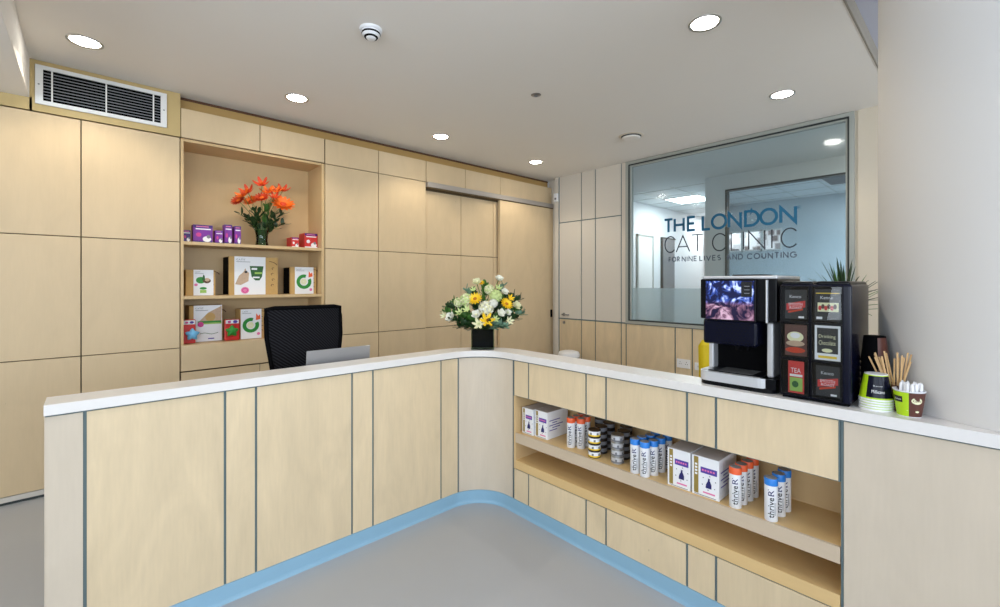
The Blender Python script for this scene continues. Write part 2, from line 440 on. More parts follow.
# ---- stroke lettering on the glass
def arc(cx, cy, rx, ry, a0, a1, n=14):
    return [(cx + rx * math.cos(math.radians(a0 + (a1 - a0) * k / n)), cy + ry * math.sin(math.radians(a0 + (a1 - a0) * k / n))) for k in range(n + 1)]
GL = {
 'T': (.66, [[(0, 1), (.66, 1)], [(.33, 1), (.33, 0)]]),
 'H': (.72, [[(0, 0), (0, 1)], [(.72, 0), (.72, 1)], [(0, .5), (.72, .5)]]),
 'E': (.56, [[(.56, 1), (0, 1), (0, 0), (.56, 0)], [(0, .52), (.5, .52)]]),
 'F': (.54, [[(.54, 1), (0, 1), (0, 0)], [(0, .5), (.46, .5)]]),
 'L': (.52, [[(0, 1), (0, 0), (.52, 0)]]),
 'O': (1.0, [arc(.5, .5, .5, .5, 90, 450, 28)]),
 'N': (.74, [[(0, 0), (0, 1), (.74, 0), (.74, 1)]]),
 'D': (.80, [[(0, 0), (0, 1), (.32, 1)] + arc(.32, .5, .48, .5, 90, -90) + [(0, 0)]]),
 'C': (.86, [arc(.5, .5, .5, .5, 42, 318, 24)]),
 'A': (.86, [[(0, 0), (.43, 1), (.86, 0)], [(.14, .32), (.72, .32)]]),
 'I': (.0, [[(0, 0), (0, 1)]]),
 'V': (.80, [[(0, 1), (.4, 0), (.8, 1)]]),
 'S': (.54, [arc(.28, .75, .26, .25, 40, 270, 10) + arc(.28, .25, .26, .25, 90, -140, 10)]),
 'U': (.70, [[(0, 1), (0, .35)] + arc(.35, .35, .35, .35, 180, 360, 10) + [(.7, 1)]]),
 'G': (.92, [arc(.5, .5, .5, .5, 42, 340, 24) + [(.97, .48), (.6, .48)]]),
 'R': (.58, [[(0, 0), (0, 1), (.3, 1)] + arc(.3, .75, .26, .25, 90, -90, 8) + [(0, .5)], [(.3, .5), (.58, 0)]]),
}
def ribbon(m, pts, w, place, mt):
    P = [Vector(p) for p in pts]; out = []
    closed = (P[0] - P[-1]).length < 1e-4
    n = len(P)
    for i in range(n):
        a = P[i - 1] if i else (P[-2] if closed else None); b = P[i + 1] if i < n - 1 else (P[1] if closed else None)
        d1 = (P[i] - a).normalized() if a is not None else None; d2 = (b - P[i]).normalized() if b is not None else None
        if d1 is None: d1 = d2
        if d2 is None: d2 = d1
        n1 = Vector((-d1.y, d1.x)); n2 = Vector((-d2.y, d2.x)); nn = n1 + n2
        if nn.length < 1e-3: nn = n1
        nn.normalize(); k = w / 2 / max(.35, nn.dot(n1))
        out += [P[i] + nn * k, P[i] - nn * k]
    vs = [place(q.x, q.y) for q in out]
    m.add(vs, [(2 * i, 2 * i + 1, 2 * i + 3, 2 * i + 2) for i in range(n - 1)], mt)
def line_text(s, y0, y1, zb, h0, h1, w, mt, gap, space):
    adv = 0; items = []
    for ch in s:
        if ch == ' ': adv += space; continue
        items.append((adv, ch)); adv += GL[ch][0] + gap
    tot = adv - gap; sx = (y0 - y1) / tot; m = MB()
    for a, ch in items:
        for st in GL[ch][1]:
            hh = h0
            pts = [((a + px) * sx, py * hh) for px, py in st]
            ribbon(m, pts, w, lambda u, v: (XG + .033, y0 - u, zb + v), mt)
    return m
wl = thing('window_lettering', 'blue and grey vinyl clinic lettering stuck across the big window', 'sign', (XG + .033, 2.06, 2.1))
def spelled(spans, zb, h, w, mt):
    """spans: (letter, y at its start, y at its end), one word"""
    m = MB()
    for ch, ya, yb in spans:
        gw = GL[ch][0]; sxx = (ya - yb) / gw if gw else 0
        for st in GL[ch][1]: ribbon(m, [(px * sxx, py * h) for px, py in st], w, lambda u, v: (XG + .033, ya - u, zb + v), mt)
    return m
def evenly(word, ya, yb, gap):
    tot = sum(GL[c][0] for c in word) + gap * (len(word) - 1); k = (ya - yb) / tot; out = []; a = 0
    for c in word: out.append((c, ya - a * k, ya - (a + GL[c][0]) * k)); a += GL[c][0] + gap
    return out
spelled([('T', 2.795, 2.690), ('H', 2.660, 2.545), ('E', 2.490, 2.405)], 2.245, .160, .030, 'tealtext').build('bold_blue_word', wl)
t1 = spelled([('L', 2.310, 2.225), ('O', 2.200, 2.045), ('N', 2.010, 1.885), ('D', 1.835, 1.700), ('O', 1.680, 1.525), ('N', 1.485, 1.350)], 2.240, .160, .030, 'tealtext')
t1.text('x', (XG + .034, 1.325, 2.375), 'R', .0, .0, .014, .02, 'tealtext', 0); t1.disc('x', (XG + .034, 1.318, 2.385), 0, 0, .018, .018, 'tealtext', 0, inner=.85, a1=6.2); t1.build('bold_blue_word', wl)
spelled([('C', 2.79, 2.665), ('A', 2.640, 2.470), ('T', 2.440, 2.310)], 1.985, .200, .014, 'greytext').build('thin_grey_word', wl)
spelled([('C', 2.195, 2.055), ('L', 1.985, 1.905), ('I', 1.855, 1.855), ('N', 1.800, 1.640), ('I', 1.570, 1.570), ('C', 1.480, 1.345)], 1.975, .200, .014, 'greytext').build('thin_grey_word', wl)
for wd, ya, yb in (('FOR', 2.735, 2.60), ('NINE', 2.565, 2.385), ('LIVES', 2.345, 2.105), ('AND', 2.035, 1.865), ('COUNTING', 1.815, 1.345)):
    spelled(evenly(wd, ya, yb, .42), 1.868, .055, .011, 'paletext').build('small_spaced_word', wl)

# door in the partition with lever handle
d = MB(); d.box((XG, 4.09 + g, .02), (XG + .04, 4.51, 1.035), 'birch'); d.box((XG, 4.09 + g, 1.055), (XG + .04, 4.51, 2.525), 'laminate')
do = d.build('door_1', kind='structure')
h = MB(); hx = XG
h.lathe([(.026, 0), (.026, .01), (.012, .012), (.012, .05)], (0, 0, 0), 'steel', 20, T=Matrix.Translation((hx, 4.42, 1.11)) @ Matrix.Rotation(-PI / 2, 4, 'Y'))
h.tube([(hx - .045, 4.42, 1.11), (hx - .05, 4.40, 1.11), (hx - .05, 4.29, 1.11)], .010, 'steel', 10)
h.lathe([(.022, 0), (.022, .012)], (0, 0, 0), 'steel', 20, T=Matrix.Translation((hx, 4.42, .985)) @ Matrix.Rotation(-PI / 2, 4, 'Y'))
h.build('door_handle', do)

# ---- rooms beyond the glass
FX = 7.05; CB = 3.22
MB().box((XG + .1, -2, CB), (14, 5.2, CB + .1), 'tile').build('ceiling_beyond', kind='structure')
ct = MB()
for k in range(11): ct.box((7.35 + k * .6, -2, CB - .004), (7.36 + k * .6, 5.1, CB + .001), 'frame')
for k in range(12): ct.box((7.2, -1.8 + k * .6, CB - .004), (14, -1.79 + k * .6, CB + .001), 'frame')
ct.build('trim_ceiling_grid', kind='structure')
MB().box((XG + .125, 4.75, 0), (14, 4.9, CB), 'farwall').build('wall_corridor', kind='structure')
MB().box((13.9, -2, 0), (14, 4.75, CB), 'farwall').build('wall_corridor_end', kind='structure')
b = MB(); b.box((FX, 2.66, 0), (FX + .12, 2.96, CB), 'farwall'); b.box((FX, -2, 0), (FX + .12, 2.66, .9), 'farwall'); b.box((FX, -2, 3.0), (FX + .12, 2.66, CB), 'farwall')
b.build('wall_inner', kind='structure')
MB().add([(FX + .12, 2.70, 0), (FX + .12, 2.96, 0), (10.1, 4.15, 0), (10.1, 4.05, 0), (FX + .12, 2.70, CB), (FX + .12, 2.96, CB), (10.1, 4.15, CB), (10.1, 4.05, CB)], [(0, 1, 2, 3), (4, 7, 6, 5), (0, 4, 5, 1), (1, 5, 6, 2), (2, 6, 7, 3), (3, 7, 4, 0)], 'farblue').build('wall_inner_side', kind='structure')
f = MB(); ring(f, FX - .01, FX + .1, -2, 2.66, .9, 3.0, .022, 'framedark'); wi = f.build('window_2', kind='structure')
MB().add([(FX + .04, -2, .92), (FX + .04, 2.64, .92), (FX + .04, 2.64, 2.98), (FX + .04, -2, 2.98)], [(0, 1, 2, 3)], 'inglass').build('glass', wi)
# frame at the far side of the inner room around the painted street reflection
b = MB()
wy0, wy1, wz0, wz1 = 2.71, 3.84, 2.24, 2.68
b.box((10, -2, 0), (10.1, wy0, CB), 'farblue'); b.box((10, wy0, 0), (10.1, 4.1, wz0), 'farblue'); b.box((10, wy0, wz1), (10.1, 4.1, CB), 'farblue'); b.box((10, wy1, wz0), (10.1, 4.1, wz1), 'farblue')
b.build('wall_inner_end', kind='structure')
f = MB(); ring(f, 9.98, 10.08, wy0, wy1 + .02, wz0, wz1, .03, 'white'); f.box((9.98, 3.42, wz0), (10.08, 3.46, wz1), 'white'); f.box((9.98, 3.06, wz0), (10.08, 3.09, wz1), 'white'); f.build('window_3', kind='structure')
MB().box((11.2, 2.4, 1.0), (11.25, 4.70, CB), 'view').build('backdrop_street_reflection', kind='structure')  # glowing backdrop standing in for the street scene reflected in the glass
# corridor doors
d = MB(); d.box((8.10, 4.72, 0), (8.66, 4.75, 2.54), 'white', .004)
for q in [(8.06, 4.71, 0, 8.10, 4.75, 2.58), (8.66, 4.71, 0, 8.70, 4.75, 2.58), (8.06, 4.71, 2.54, 8.70, 4.75, 2.58)]: d.box(q[:3], q[3:], 'frame')
d.build('door_2', kind='structure')
d = MB(); d.box((9.08, 4.71, 0), (9.62, 4.75, 2.55), 'greydoor', .004); d.box((9.05, 4.70, 0), (9.08, 4.75, 2.58), 'framedark'); d.box((9.05, 4.70, 2.55), (9.65, 4.75, 2.58), 'framedark'); d.build('door_3', kind='structure')
lp = thing('ceiling_light', 'square lit panel in the ceiling beyond the window', 'ceiling light', (8.55, 3.9, CB))
MB().box((8.17, 3.56, CB - .010), (8.93, 4.24, CB - .005), 'frame').build('frame', lp)
MB().box((8.20, 3.59, CB - .014), (8.90, 4.21, CB - .009), 'panel').build('diffuser', lp)
lp = thing('ceiling_light', 'small added lit ceiling panel deeper in the corridor beyond the window', 'ceiling light', (10.9, 4.1, CB))  # second panel, added to light the far rooms
MB().box((10.5, 3.75, CB - .010), (11.2, 4.35, CB - .005), 'frame').build('frame', lp)
MB().box((10.53, 3.78, CB - .014), (11.17, 4.32, CB - .009), 'panel').build('diffuser', lp)
vb = thing('ceiling_grille', 'slatted air grille in the ceiling seen through the window top', 'air grille', (8.6, 1.5, CB))
MB().box((8.2, 1.15, CB - .012), (9.0, 1.75, CB - .005), 'white').build('frame', vb)
m = MB()
for k in range(12): m.box((8.24 + k * .062, 1.18, CB - .020), (8.268 + k * .062, 1.72, CB - .011), 'grey')
m.build('louvres', vb)

# ================================================================== BACK WALL CUPBOARDS
SEAMS = [(.06, 1.03), (1.03, 1.955), (1.955, 2.865)]
def door_panel(x0, x1, z0, z1, y=YB, mt='birchback', gg=.0036, name='door', parent=None):
    m = MB(); m.box((x0 + gg, y, z0 + gg), (x1 - gg, y + .018, z1 - gg), mt, .0015); return m.build(name, parent)
def cupboard(x0, x1, seams, label, name='tall_cupboard', depth=5.17, zt=None):
    t = thing(name, label, 'cupboard', ((x0 + x1) / 2, YB, seams[0][0]))
    m = MB(); m.box((x0 + .002, YB + .02, seams[0][0]), (x1 - .002, depth, zt or seams[-1][1]), 'seam'); m.build('carcass', t)
    for z0, z1 in seams: door_panel(x0, x1, z0, z1, parent=t)
    return t
cupboard(-1.316, -.687, SEAMS, 'tall pale birch cupboard beneath the dropped beam')
cupboard(-.687, -.057, SEAMS, 'tall pale birch cupboard under the air grille, on the beam side')
cupboard(-.057, .572, SEAMS, 'tall pale birch cupboard between beam cupboard and open shelving')
cupboard(1.833, 2.45, [(.06, 1.03), (1.03, 1.965), (1.965, 2.865), (2.865, 3.13)], 'tall birch cupboard directly beside the open shelving, near the office chair')
cupboard(2.45, 3.096, [(.06, 1.03), (1.03, 1.965), (1.965, 2.865), (2.865, 3.13)], 'tall birch cupboard next to where the sliding door track starts')
MB().box((-1.4, YB + .015, 0), (XG, YB + .03, .02), 'framedark').build('shadow_gap_back', kind='structure')  # dark strip painted in for the shadow gap below the plinth
MB().box((-1.4, YB + .008, .02), (3.1, YB + .03, .058), 'laminate').build('trim_plinth', kind='structure')
# fascia above the first cupboards, recess above the rest
m = MB(); m.box((-.334, YB, 2.872), (.574, YB + .4, CZ - .001), 'fascia'); m.build('trim_fascia', kind='structure')
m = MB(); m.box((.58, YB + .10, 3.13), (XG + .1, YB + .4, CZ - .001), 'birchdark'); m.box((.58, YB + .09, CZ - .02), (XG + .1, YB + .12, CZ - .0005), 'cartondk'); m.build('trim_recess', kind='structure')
MB().box((-3.2, YB, 2.872), (-.32, YB + .2, 2.965), 'fascia').build('trim_beam_strip', kind='structure')
# air grille
ag = thing('air_grille', 'long white slatted air grille in the birch fascia above the cupboards', 'air grille', (.08, YB, 2.93))
gx0, gx1, gz0, gz1 = -.305, .478, 2.925, 3.215
m = MB()
m.box((gx0, YB - .016, gz0), (gx1, YB, gz0 + .030), 'white', .003); m.box((gx0, YB - .016, gz1 - .030), (gx1, YB, gz1), 'white', .003)
m.box((gx0, YB - .016, gz0 + .028), (gx0 + .042, YB, gz1 - .028), 'white', .003); m.box((gx1 - .042, YB - .016, gz0 + .028), (gx1, YB, gz1 - .028), 'white', .003)
m.build('frame', ag)
MB().box((gx0 + .04, YB - .004, gz0 + .028), (gx1 - .04, YB - .001, gz1 - .028), 'blackmatte').build('backing', ag)
m = MB()
for k in range(9):
    z = gz0 + .0485 + k * .0232; m.box((gx0 + .04, YB - .0085, z), (gx1 - .04, YB - .0055, z + .0065), 'grey')
m.build('louvres', ag)
for xx in (gx0 + .085, .085, gx1 - .095): MB().box((xx, YB - .0155, gz0 + .028), (xx + .009, YB - .004, gz1 - .028), 'white').build('divider', ag)
for xx in (gx0 + .02, gx1 - .02):
    MB().lathe([(.006, 0), (.004, .002)], (0, 0, 0), 'steel', 10, T=Matrix.Translation((xx, YB - .016, 3.07)) @ Matrix.Rotation(PI / 2, 4, 'X')).build('screw', ag)

# open shelving niche
ns = thing('shelving_unit', 'open birch shelving recessed between the tall cupboards', 'shelving', (1.2, YB, .06))
X0, X1 = .576, 1.829
m = MB(); m.box((X0, YB + .02, .06), (X1, 5.17, .81), 'seam'); m.box((X0, YB + .02, 2.87), (X1, 5.17, 3.13), 'seam'); m.build('carcass', ns)
MB().box((X0 + .02, 5.15, 1.05), (X1 - .02, 5.17, 2.87), 'birchin').build('back_panel', ns)
for a, b in ((X0, X0 + .022), (X1 - .03, X1)): MB().box((a, YB + .004, 1.05), (b, 5.17, 2.862), 'birchin', .001).build('side_panel', ns)
MB().box((X0 + .022, YB + .02, 2.845), (X1 - .03, 5.15, 2.868), 'birchin').build('top_panel', ns)
m = MB(); m.box((X0, YB + .02, .82), (X1, 5.17, 1.049), 'birchin'); m.build('base_box', ns)
for zt in (1.965, 1.482): MB().box((X0 + .022, YB + .012, zt - .028), (X1 - .03, 5.15, zt), 'birchin', .001).build('shelf', ns)
door_panel(X0, X1, .82, 1.052, parent=ns, name='drawer'); door_panel(X0, 1.205, .06, .815, parent=ns); door_panel(1.205, X1, .06, .815, parent=ns)
door_panel(X0, 1.205, 2.87, 3.13, parent=ns); door_panel(1.205, X1, 2.87, 3.13, parent=ns)

# panels behind the sliding door + overhead panels
m = MB(); m.box((3.1, YB + .06, .02), (XG, 5.17, 3.13), 'seam'); m.build('wall_backing', kind='structure')
pn = MB()
for a, b in ((3.1, 3.68), (3.68, 4.26), (4.26, 5.38)):
    for z0, z1 in ((.03, 1.03), (1.03, 1.965), (1.965, 2.77)):
        pn.box((a + .004, YB + .042, z0 + .004), (b - .004, YB + .06, z1 - .004), 'birchback', .0015)
pn.build('wall_panelling', kind='structure')
pn = MB()
for a, b in ((3.1, 3.72), (3.72, 4.36), (4.36, XG + .09)): pn.box((a + .004, YB, 2.87), (b - .004, YB + .06, 3.126), 'birchback', .0015)
pn.build('trim_overhead_panels', kind='structure')
XE = XG + .088
sd = thing('sliding_door', 'wide birch sliding door hung under the grey track beside the white door', 'sliding door', (4.85, YB - .03, .01))
MB().box((4.33, YB - .03, .012), (XE, YB + .02, 2.79), 'birchback', .002).build('door_leaf', sd)
m = MB(); m.box((5.42, YB - .047, 1.05), (5.455, YB - .03, 1.17), 'blackmatte', .004); m.build('handle', sd)
tr = thing('door_track', 'long grey metal track for the sliding door below the overhead panels', 'door track', (4.2, YB, 2.8))
m = MB(); m.box((3.1, YB - .045, 2.80), (XE, YB + .03, 2.862), 'track', .003); m.build('rail_cover', tr)
MB().box((3.1, YB - .035, 2.785), (XE, YB + .02, 2.80), 'seam').build('lower_lip', tr)
s = MB(); s.box((XG - .04, 4.525, 2.87), (XG - .005, 4.60, 3.0), 'wh', .006); s.box((XG - .042, 4.545, 2.90), (XG - .039, 4.58, 2.93), 'grey')
tag(s.build('wall_sensor'), 'small white sensor box high at the corner by the sliding door', 'sensor')

# ================================================================== CEILING FITTINGS
def downlight(x, y, label, power=30, z=CZ):
    t = thing('downlight', label, 'downlight', (x, y, z), 'recessed round ceiling downlights')
    m = MB(); m.lathe([(.098, -.001), (.098, -.005), (.092, -.008), (.084, -.005), (.078, .0)], (x, y, z), 'alu', 40); m.build('trim_ring', t)
    m = MB(); m.lathe([(.079, -.002), (.05, -.004), (.0005, -.005)], (x, y, z), 'lamp', 40); m.build('diffuser', t)
    l = bpy.data.lights.new('downlight_beam', 'SPOT'); l.energy = power; l.spot_size = math.radians(128); l.spot_blend = .45
    l.color = (1, .89, .72); l.shadow_soft_size = .07
    o = bpy.data.objects.new('downlight_beam', l); COL.objects.link(o); o.location = (x, y, z - .03); o.parent = t; o.matrix_parent_inverse = Matrix.Translation(-Vector(t.location))
    return t
PB = 34
downlight(-.03, 4.17, 'round lit downlight near the air grille', PB)
downlight(1.356, 4.165, 'round lit downlight in front of the open shelving', PB)
downlight(2.911, 4.165, 'round lit downlight above where the door track starts', PB)
downlight(4.483, 4.165, 'round lit downlight nearest the sliding door corner', PB)
downlight(2.875, 1.21, 'large bright downlight above the counter by the column', 30)
downlight(4.465, 1.21, 'round lit downlight close above the big window', 30)
downlight(1.356, 1.21, 'round lit downlight over the waiting side of the counter', 30)
downlight(-.03, 1.21, 'round lit downlight over the open floor of the waiting side', 30)
sm = thing('smoke_detector', 'white smoke detector with dark vents on the ceiling', 'smoke detector', (1.345, 2.71, CZ))
cx, cy = 1.345, 2.71
m = MB(); m.lathe([(.068, -.016), (.072, -.012), (.072, 0)], (cx, cy, CZ), 'wh', 32); m.build('base', sm)
m = MB(); m.lathe([(.016, -.066), (.026, -.064), (.034, -.054), (.046, -.048), (.056, -.038), (.060, -.016)], (cx, cy, CZ), 'wh', 32); m.build('dome', sm)
m = MB()
for z, r in ((-.030, .0588), (-.050, .0425)): m.lathe([(r - .003, z - .006), (r + .0016, z), (r, z + .006)], (cx, cy, CZ), 'blackmatte', 32)
m.build('vent_slots', sm)
m = MB(); m.lathe([(.022, -.006), (.038, -.004), (.045, 0)], (2.883, 2.676, CZ), 'steel', 28); m.lathe([(.012, -.014), (.016, -.006)], (2.883, 2.676, CZ), 'grey', 20)
tag(m.build('ceiling_sensor'), 'tiny grey ceiling sensor midway between the downlights', 'sensor')
m = MB(); m.lathe([(.070, -.034), (.098, -.031), (.104, -.026), (.100, -.018)], (4.476, 2.70, CZ), 'ceiling', 36); m.lathe([(.110, -.008), (.130, -.006), (.136, 0)], (4.476, 2.70, CZ), 'cream', 36)
m.lathe([(.094, -.0125), (.112, -.0085), (.1125, -.007)], (4.476, 2.70, CZ), 'framedark', 36)
tag(m.build('ceiling_air_vent'), 'round cream ceiling air valve near the window top', 'air vent')

# ================================================================== COUNTER
YF, XF, RC = 2.569, 2.177, .28
CX, CY_ = XF - RC, YF - RC
L1 = CX + .137; LA = RC * PI / 2; YEND = -.10
LT = L1 + LA + (CY_ - YEND)
def path(s, off):
    """point on the counter front line, pushed off metres away from the waiting side"""
    if s < L1: return (-.137 + s, YF + off)
    if s < L1 + LA:
        a = (s - L1) / RC; return (CX + (RC + off) * math.sin(a), CY_ + (RC + off) * math.cos(a))
    return (XF + off, CY_ - (s - L1 - LA))
def stops(s0, s1):
    out = [s0]
    if s0 < L1 < s1: out.append(L1)
    for k in range(0, 21):
        q = L1 + LA * k / 20
        if s0 + 1e-4 < q < s1 - 1e-4 and q not in out: out.append(q)
    out.append(s1); return sorted(set(out))
def sweep(m, s0, s1, prof, mt):
    """prof: closed list of (offset, z)"""
    st = stops(s0, s1); n = len(prof); vs = []; fs = []
    for s in st:
        for o, z in prof: vs.append((*path(s, o), z))
    for i in range(len(st) - 1):
        for k in range(n):
            k2 = (k + 1) % n; fs.append((i * n + k, (i + 1) * n + k, (i + 1) * n + k2, i * n + k2))
    fs.append(list(range(n))); fs.append([(len(st) - 1) * n + k for k in range(n)][::-1])
    return m.add(vs, fs, mt)
def rect(o0, o1, z0, z1): return [(o0, z0), (o0, z1), (o1, z1), (o1, z0)]
sx = lambda x: x + .137
sy = lambda y: L1 + LA + (CY_ - y)
# skirting
m = MB(); sweep(m, 0, sy(-.05), [(.004, .092), (.0, .09), (-.0005, .02), (-.004, .007), (-.012, .0005), (.015, .0005), (.015, .092)], 'blue')
m.build('baseboard_counter', kind='structure')
# worktop
wt = thing('countertop', 'continuous white worktop running round the whole birch reception counter', 'worktop', (*path(L1, 0), 1.065))
m = MB(); sweep(m, -.003, sy(.345), [(-.018, 1.064), (-.020, 1.066), (-.020, 1.106), (-.018, 1.108), (.158, 1.108), (.160, 1.106), (.160, 1.064)], 'slab')
# beyond the dispenser the top is scribed round the column
ys = [.345 - .01 * k for k in range(45)]; xb = [min(XF + .16, 2.685 - math.sqrt(max(0, .251 - (y + .165) ** 2)) - .001) for y in ys]
vs = []; fs = []
for y, x in zip(ys, xb): vs += [(XF - .020, y, 1.064), (XF - .020, y, 1.108), (x, y, 1.108), (x, y, 1.064)]
for i in range(len(ys) - 1):
    for k in range(4): fs.append((i * 4 + k, i * 4 + (k + 1) % 4, i * 4 + 4 + (k + 1) % 4, i * 4 + 4 + k))
fs += [(3, 2, 1, 0), tuple(len(vs) - 4 + k for k in range(4))]
m.add(vs, fs, 'slab')
m.build('top', wt)
m = MB(); m.box((XF + .1605, .345, 1.064), (XF + .46, .92, 1.108), 'slab'); m.build('deep_ledge', wt)
# left run
rc = thing('reception_counter', 'long birch panelled run of the counter in front of the office chair', 'reception counter', (.9, YF, .09))
m = MB(); sweep(m, .0, sx(1.795), rect(.006, .15, .09, 1.063), 'groove'); m.build('carcass', rc); MB().box((-.139, YF - .001, .09), (-.1365, YF + .152, 1.063), 'birchgrey').build('end_panel', rc)
gs = [sx(v) for v in (-.137, -.019, .493, .633, 1.153, 1.288, 1.798)]
for a, b in zip(gs, gs[1:]):
    m = MB(); sweep(m, a + (.006 if a > 0 else 0), b - .006, rect(-.001, .0055, .094, 1.055), 'birchgrey' if a <= 0 else 'birch'); m.build('front_panel', rc)
dk = MB(); dk.box((.0, 2.73, .90), (1.95, 3.16, .93), 'slab', .003); dk.box((.0, 2.72, .0), (.03, 3.12, .90), 'birch'); dk.box((1.92, 2.72, .0), (1.95, 3.12, .90), 'birch')
dk.build('staff_desk', rc)
# corner
sc0 = L1 + RC * math.asin(.048 / .28)
cu = thing('corner_counter', 'curved birch corner of the counter beneath the flower vase', 'reception counter', (*path(L1 + LA / 2, 0), .09))
m = MB(); sweep(m, sx(1.797), sy(2.24), rect(.006, .15, .09, 1.063), 'groove'); m.build('carcass', cu)
m = MB(); sweep(m, sx(1.804), sc0 - .006, rect(-.001, .0055, .094, 1.055), 'birch'); m.build('narrow_panel', cu)
m = MB(); sweep(m, sc0 + .006, sy(2.245), rect(-.001, .0055, .094, 1.055), 'birchgrey'); m.build('curved_panel', cu)
# right run with display niche
dc = thing('display_counter', 'birch counter run with an open product shelf below the worktop', 'display counter', (XF, 1.3, .09))
YA, YZ = 2.232, .390
XBK = XF + .32
m = MB(); m.box((XF + .006, YZ, .83), (XF + .15, YA, 1.063), 'groove'); m.box((XF + .006, YZ, .812), (XF + .02, YA, .83), 'groove'); m.build('upper_carcass', dc)
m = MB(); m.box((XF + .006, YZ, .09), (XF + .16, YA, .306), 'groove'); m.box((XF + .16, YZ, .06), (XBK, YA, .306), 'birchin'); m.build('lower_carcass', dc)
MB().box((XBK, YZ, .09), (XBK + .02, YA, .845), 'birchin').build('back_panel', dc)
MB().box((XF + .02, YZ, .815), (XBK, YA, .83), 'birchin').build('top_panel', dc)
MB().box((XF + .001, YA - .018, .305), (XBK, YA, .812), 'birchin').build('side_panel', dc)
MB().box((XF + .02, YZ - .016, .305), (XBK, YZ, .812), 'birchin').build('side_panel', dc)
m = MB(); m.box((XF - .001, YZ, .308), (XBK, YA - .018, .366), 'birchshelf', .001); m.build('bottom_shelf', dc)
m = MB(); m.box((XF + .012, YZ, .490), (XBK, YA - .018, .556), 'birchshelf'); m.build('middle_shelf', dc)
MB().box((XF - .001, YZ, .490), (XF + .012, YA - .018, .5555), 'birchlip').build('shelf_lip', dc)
gy = [YA, 2.09, 1.615, 1.475, 1.003, .864, .390]
for a, b in zip(gy, gy[1:]):
    m = MB(); m.box((XF - .001, b + .006, .816), (XF + .0055, a - .006, 1.055), 'birch', .001); m.build('upper_panel', dc)
    m = MB(); m.box((XF - .001, b + .006, .094), (XF + .0055, a - .006, .303), 'birch', .001); m.build('lower_panel', dc)
ec = thing('end_counter', 'plain birch end of the counter beneath the paper cups', 'reception counter', (XF, -.2, .09))
m = MB(); m.box((XF + .006, -.045, .09), (XF + .012, .388, 1.063), 'groove'); m.build('carcass', ec)
MB().box((XF - .001, -.06, .094), (XF + .0055, .378, 1.055), 'birchgrey', .001).build('front_panel', ec)
MB().box((XF + .02, .10, .09), (XF + .12, .37, 1.063), 'birchgrey').build('core', ec)

# ================================================================== PRODUCTS UNDER THE WORKTOP (face -x)
ZS = .556
def vet_box(y1, w, h, dpt, label, x=2.222, gp='white and violet pet food boxes'):
    """white box with olive strip, violet banner, sitting-cat print; y1 = edge nearest the corner"""
    t = thing('product_box', label, 'box', (x, y1 - w / 2, ZS), gp)
    m = MB(); m.box((x, y1 - w, ZS), (x + dpt, y1, ZS + h), 'wh', .0015); m.box((x + .002, y1 - w + .002, ZS + h - .0005), (x + dpt - .002, y1 - .002, ZS + h + .0006), 'greytop')
    m.build('carton', t)
    o = (x, y1, ZS); m = MB()
    m.decal('x', o, .08 * w, .01, .25 * w, h - .004, 'gold')
    for k in range(4): m.decal('x', o, .12 * w, h * (.52 + .08 * k), .21 * w, h * (.57 + .08 * k), 'wh', .001)
    m.decal('x', o, .33 * w, h * .60, .93 * w, h * .75, 'vio')
    for k in range(5): m.decal('x', o, (.38 + .1 * k) * w, h * .655, (.45 + .1 * k) * w, h * .70, 'pink', .001)
    # sitting cat
    cu_, cv = .64 * w, h * .38
    m.poly('x', o, [(cu_ - .016, cv - .026), (cu_ + .012, cv - .026), (cu_ + .012, cv - .005), (cu_ + .004, cv + .012), (cu_ + .005, cv + .026), (cu_ + .0005, cv + .020), (cu_ - .004, cv + .026), (cu_ - .005, cv + .010), (cu_ - .014, cv - .008)], 'ink')
    for a in range(6):
        an = a * PI / 3 + .4; m.disc('x', o, cu_ + .034 * math.cos(an), cv + .034 * math.sin(an), .003, .003, 'grey', n=8)
    m.decal('x', o, .42 * w, h * .10, .86 * w, h * .14, 'pink'); m.decal('x', o, .1 * w, .004, .9 * w, .007, 'grey')
    m.build('front_print', t)
    # side print (facing the column end)
    m = MB()
    for k in range(5):
        m.add([(x + .02 + .03 * (k % 2), y1 - w - .0007, ZS + h * (.3 + .09 * k)), (x + .10 + .03 * (k % 3), y1 - w - .0007, ZS + h * (.3 + .09 * k)), (x + .10 + .03 * (k % 3), y1 - w - .0007, ZS + h * (.33 + .09 * k)), (x + .02 + .03 * (k % 2), y1 - w - .0007, ZS + h * (.33 + .09 * k))], [(0, 1, 2, 3)], 'vio')
    m.build('side_print', t)
vet_box(2.188, .100, .176, .20, 'white and violet pet food box against the niche end by the curved corner', x=2.218)
vet_box(2.076, .110, .180, .215, 'white and violet pet food box beside the first orange-capped tubes', x=2.228)
vet_box(1.118, .118, .192, .22, 'tall white and violet pet food box beside the big blue-capped group', x=2.205)
vet_box(.990, .130, .192, .22, 'tall white and violet pet food box next to the tubes by its flank, orange-capped', x=2.203)

